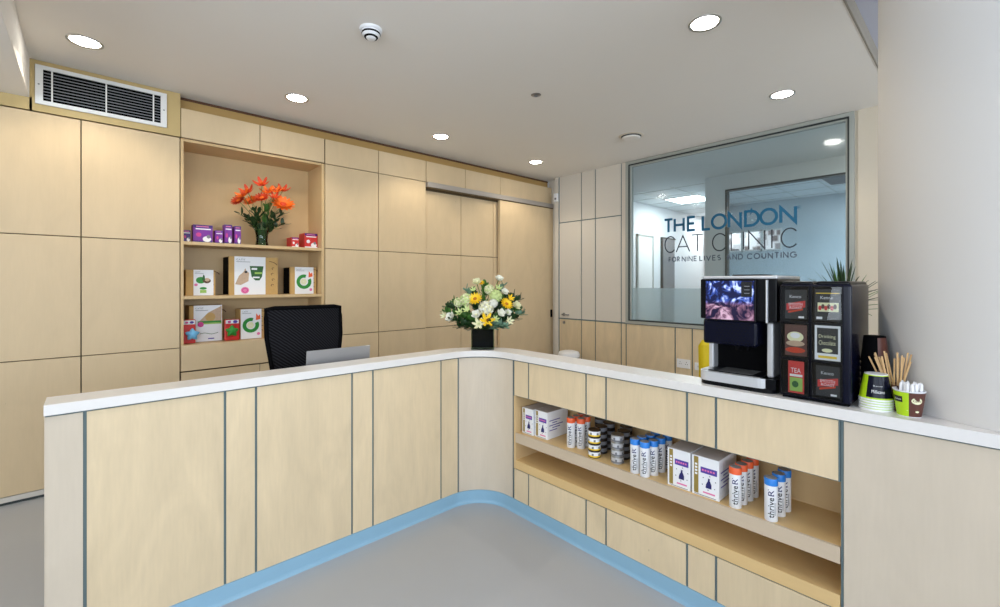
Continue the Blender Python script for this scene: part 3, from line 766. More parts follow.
def tube_proto(cap, label, gp, loc):
    t = thing('treat_tube', label, 'tube', loc, gp, local=True); R = .0262; H = .186
    m = MB(); m.lathe([(R - .001, 0), (R, .001), (R, H - .030)], (0, 0, 0), 'wh', 32); m.build('body', t)
    m = MB(); m.lathe([(R + .0006, H - .030), (R + .0008, H - .003), (R - .001, H)], (0, 0, 0), cap, 32)
    m.lathe([(R - .003, H), (R - .0035, H + .0006)], (0, 0, 0), 'capdark', 32); m.build('cap', t)
    # lettering wrapped on the cylinder, reads bottom to top, facing -x and slightly towards -y
    m = MB(); base = PI + .28
    def wrap(u, v, r=R + .0007):
        a = base + u / R; return (r * math.cos(a), r * math.sin(a), v)
    def wtext(s, v0, length, u0, hgt, mt):
        vs, fs, _ = dense_text(s); m.add([wrap(u0 + hgt * (.5 - y) * 1.0, v0 + length * x) for x, y in vs], fs, mt)
    for du in (-.0006, 0, .0006): wtext('thrive', .018, .088, du, .023, 'blk')
    vs, fs, _ = dense_text('R'); m.add([wrap(.012 * (.5 - y) * 1.9, .113 + .026 * x) for x, y in vs], fs, 'ink')
    m.add([wrap(-.013, .136), wrap(-.009, .140), wrap(.012, .120), wrap(.009, .116)], [(0, 1, 2, 3)], 'ink')
    for k in range(3): m.add([wrap(.0135 + .002 * k, .03), wrap(.0143 + .002 * k, .03), wrap(.0143 + .002 * k, .085), wrap(.0135 + .002 * k, .085)], [(0, 1, 2, 3)], 'grey')
    m.build('wrap_lettering', t)
    return t
GO1, GB1, GO2, GB2 = 'orange-capped tubes by the corner', 'blue-capped tubes by the tins', 'orange-capped tubes by the tall boxes', 'blue-capped tubes nearest the column'
po = tube_proto('orange', 'orange-capped treat tube at the front, nearest the small boxes', GO1, (2.254, 1.789, ZS))
pb = tube_proto('capblue', 'blue-capped treat tube at the front, closest to the silver tins', GB1, (2.212, 1.309, ZS))
for (x, y), lb in (((2.287, 1.735), 'orange-capped treat tube at the front, nearest the yellow tins'),
                   ((2.312, 1.790), 'orange-capped treat tube in the middle row behind the corner pair'),
                   ((2.346, 1.738), 'red-orange-capped treat tube in the middle row facing the tins'),
                   ((2.372, 1.793), 'orange-capped treat tube hidden deepest behind the corner pair')):
    dup(po, (x, y, ZS), lb, group=GO1)
ordn = ['front', 'second', 'third', 'fourth']
for (x, y), lb in (((2.208, 1.249), 'blue-capped treat tube at the front, middle of the big blue group'),
                   ((2.262, 1.228), 'blue-capped treat tube, second back on the side facing the tall boxes'),
                   ((2.330, 1.222), 'blue-capped treat tube, third back on the side facing the tall boxes'),
                   ((2.408, 1.222), 'blue-capped treat tube at the very back beside the tall boxes'),
                   ((2.270, 1.300), 'blue-capped treat tube right behind the one closest to the tins'),
                   ((2.330, 1.284), 'blue-capped treat tube in the middle of the big group, third row'),
                   ((2.392, 1.286), 'blue-capped treat tube at the back of the big group, towards the tins')):
    dup(pb, (x, y, ZS), lb, group=GB1)
for k, (x, y) in enumerate([(2.217, .792), (2.275, .786), (2.335, .780), (2.394, .775)]):
    dup(po, (x, y, ZS), ordn[k] + ' of four orange-capped tubes in the file beside the tall boxes', group=GO2)
for k, (x, y) in enumerate([(2.211, .642), (2.285, .632), (2.352, .628)]):
    dup(pb, (x, y, ZS), ordn[k] + ' of three blue-capped tubes standing alone near the column end', group=GB2)

def tin_proto(lab, band, lid, label, gp, loc):
    t = thing('food_tin', label, 'tin', loc, gp, local=True); R = .0375; H = .0405
    m = MB(); m.lathe([(R - .002, 0), (R, .0015), (R, .003), (R - .0015, .004), (R - .0015, H - .005), (R, H - .004), (R, H - .001), (R - .002, H)], (0, 0, 0), lid, 32); m.build('can', t)
    m = MB(); m.lathe([(R - .001, .0055), (R - .001, .014)], (0, 0, 0), band, 32); m.lathe([(R - .001, .014), (R - .001, H - .006)], (0, 0, 0), lab, 32)
    for a in (2.4, 3.5, 4.6):
        q = [(R + .0001) * math.cos(a + d) for d in (-.16, .16)]; r = [(R + .0001) * math.sin(a + d) for d in (-.16, .16)]
        m.add([(q[0], r[0], .014), (q[1], r[1], .014), (q[1], r[1], .028), (q[0], r[0], .026)], [(0, 1, 2, 3)], 'grey')
    m.build('label', t)
    m = MB(); m.lathe([(R - .004, H - .0006), (R - .005, H - .0014), (.0005, H - .0014)], (0, 0, 0), 'tindark', 32); m.build('lid', t)
    return t
lev = ['bottom', 'second', 'third', 'top']
kinds = {'y': ('wh', 'yellow', 'tindark'), 's': ('silver', 'grey', 'tin'), 'd': ('grey', 'blk', 'tindark')}
stacks = [('y', 2.232, 1.594, 'yellow-banded tin in the stack at the shelf edge'), ('d', 2.318, 1.605, 'dark tin in the stack behind the yellow ones'), ('d', 2.412, 1.612, 'dark tin in the deepest stack behind the yellow ones'),
          ('s', 2.258, 1.451, 'silver-blue tin in the stack at the shelf edge'), ('d', 2.342, 1.462, 'dark tin in the stack behind the silver-blue ones'), ('d', 2.430, 1.500, 'dark tin in the deepest stack behind the silver-blue ones')]
prot = {}
for kd, x, y, lb in stacks:
    for k in range(4):
        L_ = (lev[k] + ' ' if k else 'bottom ') + lb
        z = ZS + k * .0412
        if kd not in prot: prot[kd] = tin_proto(*kinds[kd], L_, 'stacked pet food tins', (x, y, z))
        else: dup(prot[kd], (x, y, z), L_, rot=(0, 0, .3 * ((k * 7) % 3 - 1)))
for k in range(4):   # taller dark stack at the back
    dup(prot['d'], (2.448, 1.700 - .0, ZS + k * .0412), lev[k] + ' dark tin in the lone stack behind the orange-capped tubes')

# ================================================================== PRODUCTS IN THE OPEN SHELVING (face -y)
def small_box(x0, x1, h, label, main, band, y=4.86, dpt=.10, z=1.965, gp=None, side=None):
    t = thing('product_box', label, 'box', ((x0 + x1) / 2, y, z), gp); w = x1 - x0
    m = MB(); m.box((x0, y, z), (x1, y + dpt, z + h), main, .001); m.build('carton', t)
    o = (x0, y, z); m = MB()
    m.decal('y', o, 0.002, h * .84, w - .002, h - .002, band)
    m.decal('y', o, w * .12, h * .74, w * .9, h * .80, 'wh', .001)
    m.decal('y', o, w * .15, h * .88, w * .8, h * .93, 'pink', .001)
    m.decal('y', o, 0.002, .002, w - .002, h * .12, 'dkpurple' if main != 'red' else 'wh', .0007)
    m.disc('y', o, w * .70, h * .22, w * .22, h * .16, 'wh', .0012, n=14)
    m.disc('y', o, w * .78, h * .36, w * .10, h * .10, 'grey', .0014, n=12)
    m.disc('y', o, w * .28, h * .45, w * .14, h * .12, 'magenta' if main != 'red' else 'wh', .0012, n=12)
    m.build('front_print', t); return t
GP = 'purple pet care boxes on the top shelf'
small_box(.606, .664, .108, 'small dark purple box at the end of the top shelf', 'dkpurple', 'dkpurple', gp=GP)
small_box(.682, .834, .165, 'widest purple box on the top shelf', 'purple', 'dkpurple', gp=GP)
small_box(.852, .914, .122, 'small purple box between the wide box and the tall pair', 'purple', 'vio', gp=GP, y=4.85)
small_box(.930, .992, .185, 'tall slim purple box next to the small purple one', 'purple', 'dkpurple', gp=GP)
small_box(1.012, 1.066, .178, 'tall slim purple box nearest the orange flowers', 'purple', 'dkpurple', gp=GP)
GR = 'red pet care boxes on the top shelf'
small_box(1.530, 1.604, .108, 'small red box on the top shelf beside the orange flowers', 'red', 'dkpurple', gp=GR, dpt=.16)
small_box(1.660, 1.795, .160, 'larger red box with blue top edge at the top shelf end', 'red', 'dkpurple', gp=GR, dpt=.17)

def carton(name, label, x0, x1, y, dpt, z, h, lx0, lx1, art, dark_side=False, gp='brown cartons with white picture sleeves'):
    t = thing(name, label, 'box', ((x0 + x1) / 2, y, z), gp)
    m = MB(); m.box((x0, y, z), (x1, y + dpt, z + h), 'carton', .001)
    m.build('carton', t)
    if dark_side: MB().box((x0 - .0012, y + .03, z + .004), (x0 - .0002, y + dpt - .004, z + h - .004), 'blackmatte').build('side_print', t)
    if lx0 > x0 + .01 or lx1 < x1 - .01:
        m = MB(); o = (x0, y, z)
        for k in range(4): m.disc('y', o, (x1 - x0) * (.88 + .02 * (k % 2)), h * (.25 + .15 * k), .014, .012, 'cartondk', .0008, n=14, a0=.3 * k, a1=4.5, inner=.6)
        m.disc('y', o, (x1 - x0) * .80, h * .74, .09, .06, 'cartondk', .0008, n=12, a0=.4, a1=1.5, inner=.9)
        m.build('carton_print', t)
    m = MB(); m.box((lx0, y - .004, z + .001), (lx1, y, z + h + .002), 'wh', .0006); o = (lx0, y - .004, z); w = lx1 - lx0
    m.text('y', o, 'CATIT', w * .06, h * .90, w * .28, h * .045, 'grey')
    m.decal('y', o, w * .06, h * .86, w * .5, h * .872, 'grey')
    if art == 'bowl':
        m.poly('y', o, [(w * .48, h * .76), (w * .93, h * .76), (w * .88, h * .48), (w * .80, h * .38), (w * .66, h * .38), (w * .54, h * .48)], 'dkgreen')
        m.decal('y', o, w * .54, h * .66, w * .72, h * .71, 'wh', .0015); m.decal('y', o, w * .64, h * .55, w * .88, h * .60, 'lgreen', .0015); m.decal('y', o, w * .58, h * .44, w * .80, h * .48, 'wh', .0015)
        m.poly('y', o, [(w * .02, h * .28), (w * .20, h * .26), (w * .44, h * .36), (w * .46, h * .58), (w * .38, h * .62), (w * .34, h * .70), (w * .28, h * .60), (w * .14, h * .50)], 'skin')
        m.disc('y', o, w * .36, h * .60, w * .05, h * .03, 'blk', .0016, n=10)
        m.disc('y', o, w * .33, h * .12, w * .13, w * .13 * .9, 'pink', .0015, n=24)
        m.disc('y', o, w * .33, h * .12, w * .09, w * .085, 'magenta', .0018, n=24, inner=.7)
    elif art == 'ring':
        m.disc('y', o, w * .48, h * .46, w * .40, w * .40, 'green', .0012, n=30, a0=1.25, a1=1.25 + 5.5, inner=.55)
        for k in range(6): a = k * PI / 3; m.disc('y', o, w * .46 + w * .10 * math.cos(a), h * .46 + w * .10 * math.sin(a), w * .08, w * .08, 'petc', .0014 + .0001 * k, n=12)
        m.poly('y', o, [(w * .72, h * .62), (w * .95, h * .66), (w * .92, h * .82), (w * .84, h * .76), (w * .74, h * .86)], 'orange')
        m.disc('y', o, w * .85, h * .16, w * .08, w * .08, 'pink', .0014, n=14)
    elif art == 'leaf':
        m.disc('y', o, w * .36, h * .60, w * .24, h * .13, 'green', .0012, n=24)
        m.disc('y', o, w * .66, h * .58, w * .20, h * .10, 'cartondk', .0014, n=24); m.disc('y', o, w * .68, h * .62, w * .13, h * .07, 'skin', .0016, n=20)
        m.poly('y', o, [(w * .42, h * .60), (w * .58, h * .60), (w * .55, h * .78), (w * .48, h * .82)], 'dkgreen', .0017)
        m.disc('y', o, w * .48, h * .28, w * .18, h * .05, 'green', .0012, n=20); m.decal('y', o, w * .32, h * .10, w * .64, h * .22, 'lgreen')
        m.disc('y', o, w * .12, h * .42, w * .09, w * .08, 'pink', .0013, n=16)
    elif art == 'cat':
        m.poly('y', o, [(w * .18, h * .56), (w * .50, h * .80), (w * .98, h * .98), (w * .98, h * .52), (w * .18, h * .52)], 'skin')
        m.disc('y', o, w * .58, h * .68, w * .18, h * .12, 'carton', .0013, n=20)
        m.decal('y', o, w * .14, h * .50, w * .98, h * .57, 'green', .0014); m.decal('y', o, w * .3, h * .48, w * .98, h * .52, 'lgreen', .0015)
        m.disc('y', o, w * .24, h * .48, w * .11, w * .11, 'magenta', .0018, n=18)
        m.tube([Vector(o) + Vector((w * (.22 + .08 * k), -.002, h * (.22 + .02 * math.sin(k * .9)))) for k in range(9)], .0022, 'dkgreen', 5)
        m.decal('y', o, w * .5, h * .06, w * .72, h * .09, 'vio')
    m.build('picture_sleeve', t); return t
Z2, Z1 = 1.482, 1.052
carton('toy_carton', 'small brown carton with green leaf picture at the middle shelf end', .632, .862, 4.90, .22, Z2, .235, .690, .846, 'leaf')
carton('toy_carton', 'large brown carton with a green bowl picture, centre of the middle shelf', .968, 1.400, 4.87, .26, Z2, .370, 1.012, 1.285, 'bowl', True)
carton('toy_carton', 'brown carton with green ring picture under the red boxes', 1.520, 1.785, 4.87, .22, Z2, .280, 1.565, 1.755, 'ring', True)
carton('toy_carton', 'tall white-sleeved carton with cat picture on the lowest shelf', .66, .924, 4.92, .2, Z1, .335, .694, .918, 'cat')
carton('toy_carton', 'carton with green ring picture on the lowest shelf beside the office chair', 1.062, 1.275, 4.87, .2, Z1, .288, 1.066, 1.248, 'ring')
carton('toy_carton', 'pale-topped carton mostly hidden behind the office chair', 1.42, 1.72, 4.88, .2, Z1, .30, 1.43, 1.70, 'none')
# red bagged toys with plush stars
def toy_pack(x0, x1, h, label, star, sc, y=4.82):
    t = thing('toy_pack', label, 'toy pack', ((x0 + x1) / 2, y, Z1), 'red pet toy packs on the lowest shelf'); w = x1 - x0
    MB().box((x0, y + .03, Z1), (x1, y + .07, Z1 + h), 'red', .006).build('card', t)
    m = MB(); o = (x0, y + .03, Z1); m.decal('y', o, w * .05, h * .80, w * .95, h * .97, 'wh'); m.disc('y', o, w * .7, h * .88, w * .16, w * .12, 'vio', .001); m.disc('y', o, w * .3, h * .88, w * .12, w * .10, 'magenta', .001)
    m.build('card_print', t)
    m = MB(); vs = []; n = 20; cx_, cz_ = star
    ctr = Vector((cx_, y + .012, cz_))
    for q in (1, -1):
        for k in range(n):
            a = 2 * PI * k / n; r = .058 * (1 if k % 4 == 0 else .78 if k % 2 else .60); vs.append(ctr + Vector((r * math.cos(a + .3), q * .010, r * math.sin(a + .3))))
    fr_ = ctr + Vector((0, -.03, 0)); bk = ctr + Vector((0, .03, 0))
    fs = []
    for k in range(n):
        k2 = (k + 1) % n; fs += [(k, n + k, n + k2, k2)] ; fs += [(2 * n, k2 + n, k + n)]; fs += [(2 * n + 1, k, k2)]
    m.add(vs + [fr_, bk], fs, sc, True); m.build('plush_star', t); return t
toy_pack(.604, .700, .215, 'red toy pack with blue plush star at the lowest shelf end', (.672, Z1 + .082), 'skyblue')
toy_pack(.930, 1.052, .200, 'red toy pack with green plush star between two picture cartons', (.985, Z1 + .09), 'green')
toy_pack(1.285, 1.345, .205, 'narrow red toy pack beside the office chair back', (1.318, Z1 + .06), 'red')

# ================================================================== FLOWERS
def petal(L, Wd, cup, n=5, tip=.15, lift=0.):
    """petal along +x from origin, curling up in z"""
    vs = []; fs = []
    for i in range(n + 1):
        t = i / n; wx = Wd * math.sin(PI * (t * .86 + .07)) ** .7 * (1 if t < .9 else 1 - tip)
        for j in (-1, 0, 1):
            vs.append((L * t * math.cos(cup * t * .6), wx * j * .5, L * math.sin(cup * t) * .8 * t + abs(j) * Wd * .10 + lift))
    for i in range(n):
        for j in range(2): a = i * 3 + j; fs.append((a, a + 1, a + 4, a + 3))
    return vs, fs
def bloom_mesh(kind, r, mt, mt2=None):
    m = MB()
    if kind == 'rose':
        for ring_, (cnt, Lk, cup) in enumerate([(5, 1.0, .55), (5, .85, .95), (4, .65, 1.25), (3, .45, 1.45)]):
            for k in range(cnt):
                vs, fs = petal(r * Lk * 1.15, r * .95 * Lk, cup * 1.2)
                T = Matrix.Translation((0, 0, r * .06 * ring_)) @ Matrix.Rotation(2 * PI * k / cnt + ring_ * .6, 4, 'Z'); m.add(vs, fs, mt, True, T)
        m.lathe([(.001, -r * .2), (r * .35, -r * .05), (r * .3, r * .25), (.001, r * .45)], (0, 0, 0), mt2 or mt, 10)
    elif kind == 'daisy':
        for lay, cnt in ((0, 14), (1, 12)):
            for k in range(cnt):
                vs, fs = petal(r * (1 - .2 * lay), r * .30, .25 + .35 * lay)
                m.add(vs, fs, mt, True, Matrix.Translation((0, 0, r * .05 * lay)) @ Matrix.Rotation(2 * PI * k / cnt + lay * .2, 4, 'Z'))
        m.lathe([(r * .28, 0), (r * .26, r * .14), (r * .1, r * .2), (.001, r * .2)], (0, 0, 0), mt2 or mt, 14)
    elif kind == 'lily':
        for k in range(6):
            vs, fs = petal(r * 1.05, r * .42, .75); m.add(vs, fs, mt, True, Matrix.Rotation(2 * PI * k / 6, 4, 'Z'))
        for k in range(5):
            a = k * 1.256; m.tube([(0, 0, 0), (r * .2 * math.cos(a), r * .2 * math.sin(a), r * .5)], r * .03, mt2 or mt, 5)
    elif kind == 'ball':
        n = 42
        for k in range(n):
            z = 1 - 1.75 * k / n; rr = math.sqrt(max(0, 1 - z * z)); a = k * 2.39996
            d = Vector((rr * math.cos(a), rr * math.sin(a), z)); q = d.to_track_quat('Z', 'Y').to_matrix().to_4x4()
            for p in range(4):
                vs, fs = petal(r * .30, r * .26, .3, 2)
                m.add(vs, fs, mt if (k + p) % 3 else (mt2 or mt), True, Matrix.Translation(d * r * .82) @ q @ Matrix.Rotation(p * PI / 2 + k, 4, 'Z'))
        m.lathe([(.001, -r * .7), (r * .6, -r * .3), (r * .78, 0), (r * .6, r * .45), (.001, r * .7)], (0, 0, 0), mt2 or mt, 12)
    return m
def aim(d): return Vector(d).normalized().to_track_quat('Z', 'Y').to_matrix().to_4x4()
def flower(kind, name, label, cat, gp, base, head, r, mt, mt2=None, calyx=True):
    base = Vector(base); head = Vector(head)
    t = thing(name, label, cat, tuple(base), gp)
    d = (head - base); mid = base + d * .55 + Vector((-d.x * .18, -d.y * .18, d.length * .06))
    pts = [base, base + (mid - base) * .5 + Vector((0, 0, .004)), mid, head - (head - mid).normalized() * r * .1]
    MB().tube(pts, .0028, 'stem', 6).build('stem', t)
    out = (head - mid).normalized() * .5 + Vector((-.35, -.45, .25)); T = Matrix.Translation(head) @ aim(out)
    b = bloom_mesh(kind, r, mt, mt2); b.v = [tuple(T @ Vector(v)) for v in b.v]; b.build('bloom', t)
    return t
def leaves(name, label, gp, base, tip, mt, n=9, L=.05, wd=.024, cat='foliage'):
    base = Vector(base); tip = Vector(tip); t = thing(name, label, cat, tuple(base), gp)
    d = tip - base; P = lambda u: base + d * u + Vector((0, 0, .06 * math.sin(PI * u) * d.length * 2))
    MB().tube([P(k / 6) for k in range(7)], .0018, 'stem', 5).build('stem', t)
    m = MB()
    for k in range(n):
        u = .35 + .65 * k / (n - 1); p = P(u); a = k * 2.4
        side = d.normalized().cross(Vector((0, 0, 1)));
        if side.length < .1: side = Vector((1, 0, 0))
        side.normalize(); up2 = side.cross(d.normalized())
        dd = (side * math.cos(a) + up2 * math.sin(a)) * .9 + d.normalized() * .7
        vs, fs = petal(L * random.uniform(.75, 1.15), wd, .3, 5)
        Tm = Matrix.Translation(p) @ dd.normalized().to_track_quat('X', 'Z').to_matrix().to_4x4(); m.add(vs, fs, mt, True, Tm)
    m.build('leaves', t); return t

# --- bouquet on the counter corner
VX, VY, VZ = 2.170, 2.555, 1.108
vs_ = thing('flower_vase', 'short clear glass vase with black inside on the curved counter corner', 'vase', (VX, VY, VZ))
m = MB(); m.box((-.0845, -.0845, 0), (.0845, .0845, .150), 'vaseglass', .004, T=Matrix.Translation((VX, VY, VZ)) @ Matrix.Rotation(-.742, 4, 'Z')); m.build('glass_body', vs_)
m = MB(); m.box((-.078, -.078, .016), (.078, .078, .146), 'blackmatte', .003, T=Matrix.Translation((VX, VY, VZ)) @ Matrix.Rotation(-.742, 4, 'Z')); m.build('black_lining', vs_)
RT = Vector((.737, -.676, 0)); FW = Vector((.676, .737, 0)); KPX = 3.31 / 446
def bq(px, py, dep): # bouquet spot given in the picture plane of the vase, dep metres towards the waiting side
    return Vector((VX, VY, 0)) + RT * ((px - 483.5) * KPX) - FW * dep + Vector((0, 0, VZ + .148 + (330.5 - py) * KPX))
VB = lambda k: Vector((VX + .03 * math.cos(k * 2.1), VY + .03 * math.sin(k * 2.1), VZ + .10))
FL = [
 ('daisy', 'yellow_flower', 476, 300.5, .07, .046, 'pety', 'amber', 'big yellow bloom high in the counter bouquet, above the cream ball'),
 ('lily', 'yellow_flower', 487.5, 321.5, .11, .050, 'pety', 'amber', 'open yellow bloom low at the bouquet front, just above the vase'),
 ('daisy', 'yellow_flower', 507, 305.5, .06, .042, 'pety', 'amber', 'yellow bloom on the bouquet side facing the drinks machine'),
 ('daisy', 'yellow_flower', 481.5, 284.5, .0, .022, 'pety', 'amber', 'small yellow bud at the bouquet top'),
 ('lily', 'yellow_flower', 511, 300, .04, .026, 'pety', 'pety', 'small yellow bloom tucked behind the side-facing yellow one'),
 ('rose', 'white_rose', 499.5, 281, .0, .026, 'petw', 'petw', 'white rose standing highest above the bouquet'),
 ('rose', 'white_rose', 477.5, 284.5, .02, .028, 'petc', 'petc', 'cream rose beside the small yellow bud at the top'),
 ('rose', 'white_rose', 505, 294, .03, .024, 'petw', 'petw', 'white rose above the side-facing yellow bloom'),
 ('rose', 'white_rose', 452, 319, .05, .031, 'petw', 'petw', 'bright white rose low on the cupboard side of the bouquet'),
 ('rose', 'white_rose', 501.5, 314.5, .09, .026, 'petw', 'petw', 'white rose below the side-facing yellow bloom'),
 ('rose', 'white_rose', 516.5, 307.5, .04, .028, 'petc', 'petw', 'cream rose at the outer bouquet edge towards the drinks machine'),
 ('lily', 'white_flower', 480, 325, .11, .042, 'petc', 'petg', 'open cream bloom hanging over the vase rim'),
 ('lily', 'white_flower', 444.5, 317.5, .02, .026, 'petc', 'petg', 'small cream bloom at the outermost cupboard side of the bouquet'),
 ('lily', 'white_flower', 509.5, 322, .08, .030, 'petc', 'leafpale', 'pale bloom low beside the grey-green leaves'),
 ('ball', 'hydrangea', 487, 309.5, .08, .050, 'petc', 'petw', 'cream ball-shaped bloom at the centre of the bouquet'),
 ('ball', 'hydrangea', 467, 301, .05, .042, 'petg', 'petc', 'greenish ball bloom next to the big yellow bloom'),
 ('ball', 'hydrangea', 496.5, 297.5, .05, .042, 'petg', 'petg', 'lime green ball bloom below the highest white rose'),
 ('ball', 'hydrangea', 459, 304, .03, .032, 'petc', 'petg', 'small cream ball bloom on the cupboard side'),
 ('ball', 'hydrangea', 490, 291, .02, .034, 'petc', 'petg', 'small cream ball bloom just under the bouquet top'),
 ('ball', 'hydrangea', 494, 304.5, .08, .030, 'petw', 'petw', 'small white ball bloom over the cream central ball'),
 ('rose', 'white_rose', 477.5, 316, .10, .028, 'petw', 'petc', 'white rose between the cream ball and vase rim'),
 ('lily', 'white_flower', 461, 313.5, .07, .028, 'petg', 'petc', 'small green-white bloom beside the bright white low rose'),
 ('lily', 'white_flower', 468, 311, .08, .028, 'petg', 'petc', 'small green-white bloom under the greenish ball'),
 ('lily', 'white_flower', 499, 290, .02, .026, 'petg', 'petg', 'green-white bloom under the highest white rose'),
 ('lily', 'white_flower', 474, 291.5, .02, .024, 'petg', 'petg', 'green-white bloom under the top cream rose'),
 ('lily', 'white_flower', 496, 320, .10, .024, 'petg', 'petc', 'green-white bloom beside the low open yellow bloom'),
 ('rose', 'white_rose', 508, 314, .07, .022, 'petw', 'petg', 'little white rose next to the pale low bloom'),
]
for k, (kd, nm, px, py, dp, r, m1, m2, lb) in enumerate(FL):
    flower(kd, nm, lb, 'flower', 'flowers in the counter bouquet', VB(k), bq(px, py, dp), r * 1.22, m1, m2)
LV = [(451, 322, .05, 'leafdk'), (459, 328, .07, 'leafdk'), (463, 326, .09, 'leafdk'), (470, 320, .08, 'leaf'), (447, 309, .0, 'leafdk'), (454, 305, -.02, 'leaf'), (443, 314, .0, 'leaf'),
      (466, 292, -.03, 'leafpale'), (473, 293, -.05, 'leafdk'), (485, 288, -.04, 'leaf'), (504, 287, -.04, 'leafpale'), (515, 298, -.02, 'leafdk'), (521, 301, .0, 'leafdk'), (522, 312, .0, 'leaf'),
      (525, 316, .03, 'leafpale'), (518, 320, .05, 'leafdk'), (508, 328, .10, 'leafpale'), (502, 326, .10, 'leafpale'), (490, 326, .11, 'leafdk'), (476, 308, .03, 'leafdk'), (497, 308, .03, 'leafdk'), (512, 310, .03, 'leaf'), (460, 318, .04, 'leaf'), (505, 300, .0, 'leaf')]
nm_ = {'leafdk': 'dark green leafy sprig filling the counter bouquet', 'leaf': 'mid green leafy sprig filling the counter bouquet', 'leafpale': 'grey-green eucalyptus sprig in the counter bouquet'}
for k, (px, py, dp, mt) in enumerate(LV):
    leaves('leaf_sprig', nm_[mt], 'leaf sprigs: ' + nm_[mt], VB(k + 5), bq(px, py, dp), mt, n=20, L=.055 if mt != 'leafpale' else .046, wd=.034)

# --- orange flowers in the open shelving
OX, OY, OZ = 1.268, 4.93, 1.965
ov = thing('glass_vase', 'waisted clear vase of orange flowers on the top shelf', 'vase', (OX, OY, OZ))
pr = [(.062, 0), (.060, .01), (.052, .06), (.056, .12), (.078, .20), (.086, .235)]
m = MB(); m.lathe(pr, (OX, OY, OZ), 'vaseglass', 32); m.build('glass_body', ov)
m = MB(); m.lathe([(r - .006, z) for r, z in [(.060, .008), (.052, .06), (.056, .12), (.066, .16)]], (OX, OY, OZ), 'water', 28); m.build('water', ov)
OF = [(1.055, 2.395, .058, 'petr', 'daisy'), (1.125, 2.480, .060, 'petr', 'lily'), (1.235, 2.560, .062, 'petr', 'lily'), (1.165, 2.400, .060, 'peto', 'daisy'), (1.30, 2.50, .058, 'peto', 'lily'), (1.235, 2.43, .055, 'petr', 'daisy'),
      (1.455, 2.545, .062, 'petr', 'lily'), (1.375, 2.52, .05, 'peto', 'lily'), (1.43, 2.385, .085, 'peto', 'daisy'), (1.49, 2.40, .055, 'peto', 'lily'), (1.085, 2.44, .055, 'peto', 'lily'), (1.35, 2.45, .05, 'petr', 'lily')]
ol = ['red-orange bloom lowest on the purple box side', 'red-orange bloom second lowest, above the purple boxes', 'red-orange bloom highest of all in the shelf vase', 'orange bloom in the lower middle of the shelf bunch', 'orange bloom just below the highest shelf flower', 'red-orange bloom at the heart of the shelf bunch',
      'red-orange bloom high on the red box side', 'small orange bloom beside the high red-orange one', 'largest orange bloom, low on the red box side', 'orange bloom at the outer edge over the red boxes', 'orange bloom between the two over the purple boxes', 'small red-orange bloom above the largest orange one']
for k, (x, z, r, mt, kd) in enumerate(OF):
    flower(kd, 'orange_flower', ol[k], 'flower', 'orange flowers in the shelf vase', (OX + .02 * math.cos(k), OY + .02 * math.sin(k), OZ + .03), (x, 4.90 - .05 * (k % 3), z), r * 1.32, mt, 'petr' if mt == 'peto' else 'peto')
for k, (x, z) in enumerate([(1.06, 2.27), (1.12, 2.24), (1.17, 2.30), (1.15, 2.20), (1.22, 2.30), (1.35, 2.28), (1.40, 2.24), (1.46, 2.20), (1.44, 2.30), (1.30, 2.34)]):
    leaves('leaf_sprig', 'dark green leafy stem under the orange flowers', 'dark leaf stems in the shelf vase', (OX + .02 * math.cos(k * 2), OY + .02 * math.sin(k * 2), OZ + .05), (x, 4.89 - .03 * (k % 3), z), 'leafdk' if k < 9 else 'leaf', n=8, L=.075, wd=.036)
for k in range(3):
    leaves('leaf_sprig', 'pale green upright stem among the orange flowers', 'pale stems in the shelf vase', (OX, OY, OZ + .05), (1.32 + .03 * k, 4.92, 2.42 + .02 * k), 'leaf', n=8, L=.05, wd=.018)

# ================================================================== OFFICE CHAIR AND LAPTOP
ch = thing('office_chair', 'black mesh-backed office chair behind the reception counter', 'chair', (1.17, 3.2, 0))
cy = 3.36
def backpt(u, v):  # u -1..1, v 0..1
    w = .215 + .05 * min(1, v * 1.6); z = .86 + v * .560
    return Vector((1.168 + u * w, cy + .05 * (v - .5) - .035 * (1 - u * u) * 1.0 + .03, z))
m = MB(); NU, NV = 12, 12; vs = []; fs = []
for j in range(NV + 1):
    for i in range(NU + 1): vs.append(backpt(-.995 + 1.99 * i / NU, .005 + .99 * j / NV))
for j in range(NV):
    for i in range(NU): a = j * (NU + 1) + i; fs.append((a, a + 1, a + NU + 2, a + NU + 1))
m.add(vs, fs, 'mesh', True); m.build('mesh_back', ch)
m = MB(); lp_ = [backpt(u / 5 - 1, 1 if abs(u / 5 - 1) < .95 else .985) for u in range(0, 11)]
m.tube([backpt(-1, v / 8) for v in range(8)] + lp_ + [backpt(1, 1 - v / 8) for v in range(1, 9)], .015, 'blackmatte', 10)
m.tube([backpt(u / 5 - 1, 0) for u in range(11)], .016, 'blackmatte', 10); m.build('back_frame', ch)
m = MB(); m.tube([backpt(-.3, .42) + Vector((0, .03, 0)), backpt(.3, .42) + Vector((0, .03, 0))], .02, 'black', 8); m.build('lumbar_support', ch)
m = MB(); m.tube([(1.168, cy + .05, 1.05), (1.168, cy + .07, .8), (1.168, cy - .06, .64), (1.168, 3.18, .63)], .022, 'black', 10); m.build('back_stem', ch)
m = MB(); m.box((.93, 2.93, .64), (1.41, 3.34, .71), 'mesh', .03); m.build('seat', ch)
m = MB(); m.lathe([(.03, .12), (.03, .40), (.018, .40), (.018, .62)], (1.17, 3.16, 0), 'black', 16); m.build('gas_lift', ch)
